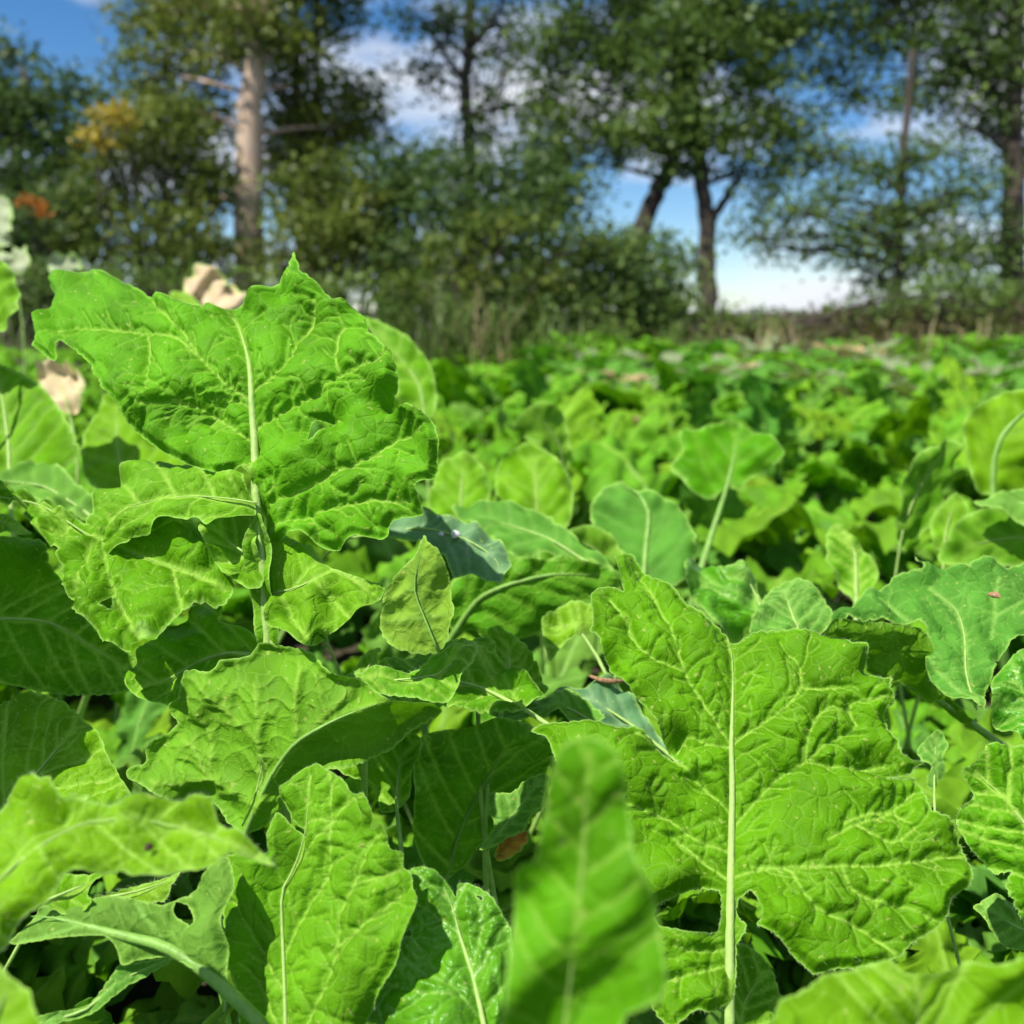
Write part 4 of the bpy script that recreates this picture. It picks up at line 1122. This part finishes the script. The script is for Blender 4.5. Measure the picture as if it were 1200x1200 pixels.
M_FOLG = fol_mat('tree_leaves_green', (0.070, 0.135, 0.028), (0.110, 0.190, 0.036), (0.165, 0.250, 0.046))
M_FOLD = fol_mat('tree_leaves_dark', (0.046, 0.092, 0.022), (0.072, 0.135, 0.028), (0.112, 0.182, 0.036))
M_FOLO = fol_mat('tree_leaves_olive', (0.075, 0.125, 0.020), (0.135, 0.185, 0.028), (0.230, 0.255, 0.036))
M_FOLY = fol_mat('tree_leaves_yellow', (0.30, 0.25, 0.03), (0.42, 0.34, 0.05), (0.55, 0.46, 0.12))
M_FOLR = fol_mat('tree_leaves_orange', (0.40, 0.12, 0.02), (0.50, 0.18, 0.03), (0.55, 0.25, 0.04))
M_FOLB = fol_mat('brown_weeds', (0.07, 0.06, 0.03), (0.11, 0.085, 0.035), (0.10, 0.13, 0.03))
M_BARK = plain_mat('bark_dark', (0.050, 0.040, 0.032), 0.9, 0.4, 9, bump=0.5, stretch=(1, 1, 0.2))
M_BARKP = plain_mat('bark_pale', (0.30, 0.21, 0.15), 0.85, scale=5, bump=0.5, col2=(0.50, 0.38, 0.29), stretch=(1, 1, 0.35))
TR = np.random.RandomState(77)


def leaves_in(blobs, leaf, density, d_spread, flat=0.6, hang=0.0, tight=1.0):
    """leaf faces gathered into small sprays inside each blob (px, py, depth, rx px, ry px)"""
    P, sprays = [], []
    for (px, py, d, rx, ry) in blobs:
        c = at(px, py, d)
        a, b = rx * d / 1200, ry * d / 1200
        dep = d_spread * 0.5 * (a + b)
        ns = max(4 if tight == 1 else 1, int(density * (a * b) * 165))
        q = TR.randn(ns, 3)
        q /= np.linalg.norm(q, axis=1)[:, None]
        q *= (TR.rand(ns, 1) ** 0.42)
        sp = c + q * np.array([a, dep, b])
        sprays.append(sp)
        for s in sp:
            k = 30 + TR.randint(20)
            P.append(s + TR.randn(k, 3) * np.array([0.15, 0.15, 0.075]) * tight)
    P = np.vstack(P)
    n = len(P)
    nrm = TR.randn(n, 3) * 0.75 + np.array([0, 0, 0.9]); nrm /= np.linalg.norm(nrm, axis=1)[:, None]
    dr = TR.randn(n, 3); dr[:, 2] -= 0.35 + hang
    dr -= nrm * (dr * nrm).sum(1)[:, None]; dr /= np.linalg.norm(dr, axis=1)[:, None]
    sd = np.cross(nrm, dr)
    L = 0.80 * leaf * (0.6 + 0.8 * TR.rand(n, 1))
    W = L * flat * 0.5
    V = np.stack([P, P + dr * L * 0.45 + sd * W + nrm * L * 0.06, P + dr * L, P + dr * L * 0.45 - sd * W + nrm * L * 0.06], 1).reshape(-1, 3)
    F = np.arange(4 * n).reshape(n, 4)
    return V, F, np.vstack(sprays)


def limb_path(a, b, sag=0.1, n=8):
    a, b = np.asarray(a), np.asarray(b)
    L = np.linalg.norm(b - a)
    m1 = a + (b - a) * 0.35 + np.array([0, 0, L * sag]) + TR.randn(3) * L * 0.05
    m2 = a + (b - a) * 0.7 + np.array([0, 0, L * sag]) + TR.randn(3) * L * 0.05
    return bezier(a, m1, m2, b, n)


def join(parts):
    V, F, b = [], [], 0
    for v, f in parts:
        V.append(v); F.append(f + b); b += len(v)
    return np.vstack(V), np.vstack(F)


def tree(name, label, trunk_px, d, r_px, blobs, mat, leaf=0.10, density=1.0, bark=None, limbs=(), group='trees of the line behind the field', spread=0.8, twigs=0.25, cat='tree', base=None):
    """trunk_px runs from the foot up, in the eye's view at distance d; blobs fill the crown"""
    bark = bark or M_BARK
    foot = at(*trunk_px[0], d)
    gz = float(ground_z(foot[0], foot[1]))
    root = np.array([foot[0], foot[1], gz - 0.1])
    o = empty(name, (root[0], root[1], gz))
    tag(o, label, cat, group)
    tp = np.array([at(x, y, d) for x, y in trunk_px])
    tp = np.vstack([root, tp])
    tt = np.linspace(0, 1, len(tp)); q = np.linspace(0, 1, 26)
    path = np.stack([np.interp(q, tt, tp[:, k]) for k in range(3)], 1)
    path[2:-2] = (path[:-4] + path[1:-3] + path[2:-2] + path[3:-1] + path[4:]) / 5
    path += TR.randn(*path.shape) * 0.012
    rr = np.linspace(r_px * 1.12, r_px * 0.62, 26) * d / 1200
    rr[0] *= 1.4; rr[1] *= 1.15
    v, f = tube(path, rr, 12)
    v = v + TR.randn(*v.shape) * r_px * d / 1200 * 0.03
    build('trunk', v, f, bark, o)
    ends = []
    for pts, r0 in limbs:
        lp = np.array([at(x, y, d) for x, y in pts])
        tt = np.linspace(0, 1, len(lp)); q = np.linspace(0, 1, 12)
        pth = np.stack([np.interp(q, tt, lp[:, k]) for k in range(3)], 1) + TR.randn(12, 3) * 0.01
        v, f = tube(pth, np.linspace(r0, r0 * 0.5, 12) * d / 1200, 8)
        build('limb', v, f, bark, o)
    V, F, sp = leaves_in(blobs, leaf, density, spread)
    tw = []
    for (px, py, dd, rx, ry) in blobs:
        c = at(px, py, dd)
        k = 6 + int(np.argmin(np.abs(path[6:, 2] - (c[2] - 0.25))))
        a = path[k]
        L = np.linalg.norm(c - a)
        tw.append(tube(limb_path(a, c, 0.08), np.linspace(0.030, 0.010, 8), 6))
        own = sp[np.linalg.norm(sp - c, axis=1) < max(rx, ry) * dd / 1200]
        m = min(len(own), int(4 + twigs * len(own)))
        for s in own[TR.choice(len(own), m, replace=False)] if m else []:
            tw.append(tube(limb_path(c + TR.randn(3) * 0.1, s, 0.05, 5), np.linspace(0.010, 0.004, 5), 4))
    if tw:
        v, f = join(tw)
        tag(build('branches', v, f, bark, o), kind='stuff')
    tag(build('crown', V, F, mat, o, smooth=False), kind='stuff')
    return o


def shrub(name, label, blobs, mat, leaf=0.09, density=1.2, group='shrubs under the trees', spread=0.8, cat='shrub', tight=1.0):
    c0 = blobs[0]
    f = at(c0[0], c0[1], c0[2])
    gz = float(ground_z(f[0], f[1]))
    o = empty(name, (f[0], f[1], gz))
    tag(o, label, cat, group)
    V, F, sp = leaves_in(blobs, leaf, density, spread, tight=tight)
    st = []
    for i in TR.choice(len(sp), min(len(sp), 40), replace=False):
        b = np.array([f[0] + TR.randn() * 0.15, f[1] + TR.randn() * 0.15, gz - 0.02])
        st.append(tube(limb_path(b, sp[i], 0.12, 6), np.linspace(0.02, 0.005, 6), 5))
    v, ff = join(st)
    tag(build('stems', v, ff, M_BARK, o), kind='stuff')
    tag(build('foliage', V, F, mat, o, smooth=False), kind='stuff')
    return o


def B(d, *rows):
    return [(x, y, d + dz, rx, ry) for (x, y, rx, ry, dz) in rows]


tree('left_edge_tree', 'dark green tree filling the left edge, ragged against blue sky', [(20, 330), (15, 200), (30, 90)], 11, 9,
     B(11, (20,150,60,50,0), (60,110,45,35,.3), (30,220,60,45,-.3), (85,190,45,50,.2), (10,70,30,20,.5), (70,270,55,40,0), (5,290,40,40,0), (-30,120,60,90,.4)), M_FOLD, 0.10, 1.1)
tree('pale_trunk_tree', 'tree with a thick pale sunlit trunk left of centre and olive crown', [(293, 325), (292, 240), (290, 150), (298, 80), (308, 0), (312, -120)], 10.5, 17,
     B(10.9, (240,40,70,50,.2), (190,90,60,40,.3), (160,150,60,45,.4), (330,40,60,45,.5), (270,-30,80,50,.2), (350,110,50,45,.7), (220,150,55,50,.6), (370,-30,60,45,.6), (180,20,50,35,.6), (400,150,45,35,.8),
       (330,190,45,50,.8), (240,230,50,40,.7), (310,-110,120,60,.2), (200,-100,110,70,.5), (390,-110,90,60,.3), (292,12,45,28,-.6), (335,45,35,25,-.4), (250,60,35,24,-.5), (298,48,26,18,-.55)), M_FOLO, 0.10, 0.95, bark=M_BARKP)
tree('slim_dark_tree', 'slim dark trunked tree just right of the pale trunk, rising out of view', [(352, 310), (350, 180), (345, 60), (343, -60)], 12.5, 8,
     B(12.5, (420,110,40,30,0), (390,190,50,40,0), (350,-60,80,60,0), (440,160,22,25,.2), (345,150,40,40,.3), (390,250,50,40,.3)), M_FOLD, 0.10, 1.0)
tree('slim_dark_tree', 'thinner dark trunk second to the right of the pale trunk', [(378, 310), (374, 180), (370, 60), (376, -60)], 13, 5,
     B(13, (395,30,30,30,0), (370,210,35,35,0), (385,-60,60,50,0)), M_FOLD, 0.10, 0.8)
tree('centre_tree', 'airy tree with a dark slender trunk at top centre between sky gaps', [(552, 330), (550, 180), (545, 90), (552, 0), (556, -120)], 12, 8,
     B(12, (520,40,45,40,0), (585,30,40,45,.2), (500,90,40,30,.2), (580,110,45,40,0), (610,60,40,35,.2), (560,160,45,35,.1), (490,20,30,25,.3), (550,-60,90,50,0), (640,130,35,35,.3), (620,190,45,35,.2)), M_FOLD, 0.09, 0.50, twigs=0.6,
     limbs=[([(546,100),(520,60),(490,20)], 4), ([(550,60),(580,20),(600,-30)], 4), ([(549,140),(585,100),(610,60)], 3)])
tree('leaning_tree', 'dark tree whose trunk leans right beside the forked trunk', [(738, 345), (745, 290), (758, 250), (772, 215), (795, 185), (800, 100), (790, -40)], 11.5, 12,
     B(11.5, (700,60,55,50,0), (740,110,55,45,.2), (660,40,50,40,.1), (690,160,55,40,.3), (760,30,60,50,.1), (640,110,40,35,.4), (720,-40,110,60,0), (650,190,50,40,.3), (740,170,40,25,.2)), M_FOLG, 0.10, 0.80)
tree('forked_tree', 'tree with a dark forked trunk right of centre against blue sky', [(826, 385), (828, 320), (829, 260), (820, 190), (812, 100), (815, -40)], 11, 11,
     B(11, (830,60,60,55,-.2), (880,110,55,40,0), (800,130,55,40,-.2), (850,160,60,35,-.1), (900,50,50,45,.1), (780,60,50,50,-.2), (920,160,40,35,.1), (850,0,90,50,0), (760,140,40,40,0), (930,20,40,40,.2), (900,200,50,22,.1), (800,190,40,18,0),
       (830,-80,140,60,0)), M_FOLG, 0.10, 0.85, limbs=[([(832,262),(845,240),(860,215),(880,180)], 6), ([(822,200),(800,160),(780,120)], 5)])
tree('loose_tree', 'thin light green tree with open branches in front of white cloud', [(1055, 385), (1052, 300), (1056, 220), (1062, 140), (1070, 60)], 10.5, 6,
     B(10.5, (1050,250,50,30,0), (1100,240,40,40,.1), (1010,270,45,30,0), (970,230,40,25,.2), (930,250,35,22,.1), (1080,300,55,30,0), (1120,290,35,35,.1), (1000,310,35,18,0), (900,290,30,18,.2), (960,180,40,22,.3), (1060,190,45,25,0),
       (1130,330,30,25,.1), (1040,340,40,22,.2), (900,240,35,25,.3), (880,275,25,18,.3), (1000,200,45,25,.3), (1100,180,45,28,.3), (1150,230,40,35,.4), (1160,290,40,35,.4), (950,290,35,18,.2)), M_FOLG, 0.08, 0.9, twigs=0.5, limbs=[([(1054,290),(1020,270),(980,250),(940,250)], 3), ([(1054,270),(1090,245),(1120,220)], 3)])
tree('right_edge_tree', 'tall tree with trunk at the right edge and crown over the cloud', [(1192, 385), (1190, 250), (1188, 120), (1194, 0), (1196, -120)], 11, 12,
     B(11, (1130,60,70,45,0), (1060,40,50,40,.2), (1000,30,45,40,.2), (1170,110,40,40,0), (1090,110,55,30,.1), (1040,-20,80,40,.1), (1150,10,70,45,0), (970,80,35,30,.3), (1010,110,35,20,.3), (1200,180,30,40,.2), (1140,150,40,18,.2), (1100,-70,150,60,.1),
       (1230,60,50,80,.2)), M_FOLG, 0.09, 0.85, twigs=0.5, limbs=[([(1190,190),(1160,160),(1120,140)], 4), ([(1190,130),(1150,90),(1100,60)], 5)])
tree('right_edge_tree', 'thinner second trunk beside the right edge tree', [(1178, 385), (1176, 300), (1180, 200), (1172, 120)], 11.5, 6, B(11.5, (1150,370,30,25,0), (1180,330,30,30,0), (1170,60,40,40,.2)), M_FOLG, 0.09, 0.5, twigs=0.6)

shrub('olive_shrub', 'tall olive yellow shrub left of the pale trunk', B(9.8, (200,280,70,45,0), (140,230,55,50,.2), (170,180,50,40,.3), (230,200,40,50,.4), (120,290,55,40,0), (260,300,40,30,.6), (200,120,40,35,.4)), M_FOLO, 0.09, 1.1)
shrub('olive_shrub', 'olive shrub right of the pale trunk foot', B(9.8, (380,290,60,45,0), (350,240,40,45,.4), (430,260,50,45,.2), (340,320,50,30,.2), (400,210,45,35,.5)), M_FOLO, 0.09, 1.1)
shrub('green_shrub', 'dark green bush at the left edge below the tree', B(9.6, (40,290,60,40,0), (-10,250,40,50,0), (90,250,40,40,.3), (30,340,80,30,0)), M_FOLD, 0.09, 1.2)
shrub('green_shrub', 'large dark green bush mass in the centre under the trees', B(9.4, (600,290,80,60,0), (540,250,60,50,.3), (650,230,60,45,.3), (690,310,60,60,0), (500,300,50,45,.2), (620,350,90,40,-.2), (720,350,55,35,0), (560,200,45,30,.6), (470,230,40,40,.6),
      (600,220,60,40,.5)), M_FOLD, 0.09, 1.25)
shrub('green_shrub', 'round green bush at the foot of the leaning trunk', B(9.9, (770,345,40,38,0), (790,310,30,30,.2), (740,300,35,40,.4)), M_FOLG, 0.09, 1.2)
shrub('green_shrub', 'dark bush filling the gap below the sky between centre and pale trunk', B(10.2, (460,210,40,40,0), (440,300,60,50,0), (500,190,40,30,.2), (520,330,60,40,-.2)), M_FOLD, 0.09, 1.2)
shrub('olive_shrub', 'sunlit yellow green sprays in front of the dark centre bush', B(8.9, (520,290,26,16,0), (600,262,24,14,.1), (560,325,30,14,0), (480,335,26,16,0), (640,320,24,12,0), (690,285,18,12,.1)), M_FOLO, 0.09, 0.9)
shrub('edge_bush', 'low uneven green bush below the loose tree', B(9.7, (1060,365,50,30,0), (1110,355,45,34,.1), (1010,378,40,22,0), (1160,350,45,40,.2)), M_FOLG, 0.08, 1.3)
shrub('edge_bush', 'low green weedy bush at the foot of the forked trunk', B(9.5, (840,385,45,20,0), (800,370,40,28,0), (880,388,40,18,0), (760,380,50,25,0)), M_FOLG, 0.08, 1.3)
shrub('edge_bush', 'weedy green bush before the dark centre mass', B(9.0, (560,365,60,30,0), (640,375,60,26,0), (490,360,50,32,0), (700,382,50,24,0)), M_FOLG, 0.08, 1.1)
shrub('edge_bush', 'weedy bush along the left edge under the olive shrub', B(9.0, (60,335,80,30,0), (180,335,70,28,0), (290,340,70,25,0), (390,350,60,28,0)), M_FOLG, 0.08, 1.1)
shrub('brown_weeds', 'low bank of brown dry weeds below the open sky at right', B(9.6, (930,395,90,22,0), (1040,392,80,24,0), (1140,388,70,26,0), (860,395,40,22,0), (1000,375,60,12,.6), (1210,385,50,26,0)), M_FOLB, 0.07, 1.6, group='weeds at the field edge', cat='weeds')
shrub('yellow_leaves', 'pale yellow sunlit leaf spray high in the left trees', B(9.6, (132,135,16,14,0), (120,165,14,10,0), (100,160,10,8,0)), M_FOLY, 0.10, 2.2, tight=0.5, group='autumn coloured sprays')
shrub('orange_leaves', 'small orange leaf spray at the left edge', B(9.2, (33,232,7,6,0), (45,240,7,6,0), (52,252,8,5,0)), M_FOLR, 0.06, 1.0, tight=0.25, group='autumn coloured sprays')


def grass_tuft(name, label, px, py, d, width_px, h, n, mat, group):
    c = at(px, py, d)
    gz = float(ground_z(c[0], c[1]))
    o = empty(name, (c[0], c[1], gz))
    tag(o, label, 'grass', group)
    V, F, b = [], [], 0
    for i in range(n):
        x = c[0] + TR.randn() * width_px * d / 2400
        y = c[1] + TR.randn() * 0.15
        a = TR.rand() * 6.28
        hh = h * (0.5 + 0.7 * TR.rand())
        lean = 0.25 + 0.6 * TR.rand()
        wv = 0.008 + 0.006 * TR.rand()
        ts = np.linspace(0, 1, 6)
        px_ = x + math.cos(a) * lean * hh * ts ** 2
        py_ = y + math.sin(a) * lean * hh * ts ** 2
        pz_ = gz + hh * (ts - 0.35 * lean * ts ** 3)
        sx, sy = -math.sin(a), math.cos(a)
        for k in range(6):
            w = wv * (1 - ts[k]) + 0.001
            V.append((px_[k] - sx * w, py_[k] - sy * w, pz_[k])); V.append((px_[k] + sx * w, py_[k] + sy * w, pz_[k]))
        for k in range(5):
            F.append((b + 2 * k, b + 2 * k + 1, b + 2 * k + 3, b + 2 * k + 2))
        b += 12
    tag(build('blades', np.array(V), np.array(F), mat, o), kind='stuff')
    return o


M_GRASS = plain_mat('tall_grass', (0.065, 0.125, 0.020), 0.5, scale=3, trans=0.3, col2=(0.13, 0.19, 0.035))
M_DRY = plain_mat('dry_grass', (0.22, 0.19, 0.09), 0.6, scale=3, trans=0.3, col2=(0.34, 0.27, 0.13))
for (px, w, d, h, n, m, lab) in [(520, 80, 7.2, .72, 90, M_GRASS, 'tall green grass tuft right of the tall leaf top'), (590, 80, 7.0, .66, 90, M_GRASS, 'tall grass tuft in front of the dark centre bush'),
                                 (660, 80, 7.3, .50, 80, M_GRASS, 'shorter grass tuft left of the leaning trunk'), (560, 60, 7.1, .7, 30, M_DRY, 'straw coloured grass stalks before the centre bush'),
                                 (440, 90, 7.4, .62, 80, M_GRASS, 'grass tuft behind the tip of the tall leaf'), (780, 90, 7.4, .42, 80, M_GRASS, 'grass tuft at the foot of the forked trunk'),
                                 (880, 90, 7.3, .45, 80, M_DRY, 'dry grass tuft right of the forked trunk'), (980, 110, 7.4, .36, 80, M_GRASS, 'low grass below the open sky'),
                                 (1090, 110, 7.3, .45, 80, M_DRY, 'dry grass tuft below the loose tree'), (1180, 90, 7.3, .42, 80, M_GRASS, 'grass tuft at the right edge below the trunk'),
                                 (330, 90, 8.4, .5, 70, M_GRASS, 'grass tuft at the foot of the pale trunk'), (200, 110, 8.3, .5, 80, M_GRASS, 'grass tuft below the olive shrub'),
                                 (60, 120, 8.2, .5, 80, M_GRASS, 'grass tuft at the left edge below the dark bush')]:
    grass_tuft('grass_tuft', lab, px, 420, d, w, h, n, m, 'grass tufts along the field edge')


# ------------------------------------------------------------------ small things lying on the leaves
def blob(name, pos, normal, r, squash, mat, seed, label, cat, group=None, long=1.0, rough=0.12):
    rs = np.random.RandomState(seed)
    n = np.asarray(normal, float); n /= np.linalg.norm(n)
    a = np.cross(n, [0.3, 0.2, 0.9]); a /= np.linalg.norm(a)
    b = np.cross(n, a)
    V, F = [], []
    R, S = 9, 16
    k = rs.rand(3) * 6
    for i in range(R + 1):
        th = math.pi * i / R
        for j in range(S):
            ph = 2 * math.pi * j / S
            q = 1 + rough * math.sin(2 * ph + k[0]) * math.sin(th) + rough * 0.6 * math.sin(3 * ph + k[1] + 2 * th)
            V.append(pos + r * q * (math.sin(th) * (long * math.cos(ph) * a + math.sin(ph) * b) + squash * math.cos(th) * n))
    for i in range(R):
        for j in range(S):
            F.append((i * S + j, (i + 1) * S + j, (i + 1) * S + (j + 1) % S, i * S + (j + 1) % S))
    o = empty(name, tuple(pos))
    bpy.data.objects.remove(o)
    return tag(build(name, np.array(V), np.array(F), mat), label, cat, group)


def water_mat():
    m, N, L = new_mat('water')
    out = N.new('ShaderNodeOutputMaterial'); pr = N.new('ShaderNodeBsdfPrincipled')
    pr.inputs['Base Color'].default_value = (1, 1, 1, 1)
    pr.inputs['Roughness'].default_value = 0.08
    pr.inputs['IOR'].default_value = 1.33
    pr.inputs['Transmission Weight'].default_value = 0.55
    L.new(pr.outputs[0], out.inputs[0])
    return m


M_WATER = water_mat()
M_ORANGE = plain_mat('orange_leaf', (0.42, 0.19, 0.04), 0.7, 0.4, 160)
M_SOILB = plain_mat('soil_crumb', (0.05, 0.035, 0.02), 0.9, 0.4, 600, bump=0.5)
M_HUSK = plain_mat('husk', (0.26, 0.15, 0.08), 0.8, 0.5, 500)
for i, (px, py, r, lab) in enumerate([(514, 606, 2.6, 'tiny dew drop near the far rim of the bluish leaf'), (517, 627, 3.6, 'irregular dew drop left of the biggest drop on the bluish leaf'),
                                      (534, 627, 6.0, 'largest dew drop on the bluish leaf'), (554, 625, 2.2, 'small dew drop right of the biggest drop on the bluish leaf')]):
    f, n = SURF[58]
    blob('water_drop', f(px, py) + n * 0.0008, n, r * 0.67 / 1200, 0.6, M_WATER, i, lab, 'drop', 'dew drops on the bluish leaf')
fp = at(600, 992, 0.55)
fl = empty('fallen_leaf', tuple(fp))
tag(fl, 'small orange fallen leaf piece in the dark gap at bottom centre', 'leaf')
PLANTS['fallen'] = fl
M_FALL = leaf_mat('leaf_fallen', (0.55, 0.26, 0.05), (0.55, 0.28, 0.07), (0.35, 0.15, 0.03), tcol=(1.1, 1, .6))
traced('fallen', [(577,1000),(584,986),(598,977),(615,973),(620,984),(611,997),(597,1006),(583,1009)], [(579,1004),(598,992),(616,978)], 0.55, (-0.4, -0.6, 0.6), M_FALL, seed=120, name='blade', petiole=False, rib_r=(.3, .1),
       wave=.004, wscale=.02, fold=.4, nveins=3, pucker=.6)
f, n = SURF[81]
blob('seed_husk', f(1166, 698) + n * 0.001, n, 0.0024, 0.35, M_HUSK, 9, 'pinkish brown husk lying on the flat leaf at right', 'husk', long=1.8)
f, n = SURF[31]
blob('soil_crumb', f(176, 994) + n * 0.001, n, 0.0013, 0.6, M_SOILB, 10, 'dark brown crumb on the near arching leaf at lower left', 'crumb', long=1.3)
v_, f_ = tube(np.array([SURF[55][0](x, y) + np.array([0, -0.004, 0.004]) for x, y in ((690, 796), (702, 801), (715, 803), (730, 802))]), [0.0008, 0.0016, 0.0018, 0.001], 7)
tag(build('dry_stalk', v_, f_, M_HUSK), 'short tan dry stalk lying left of the largest broad leaf', 'stalk')
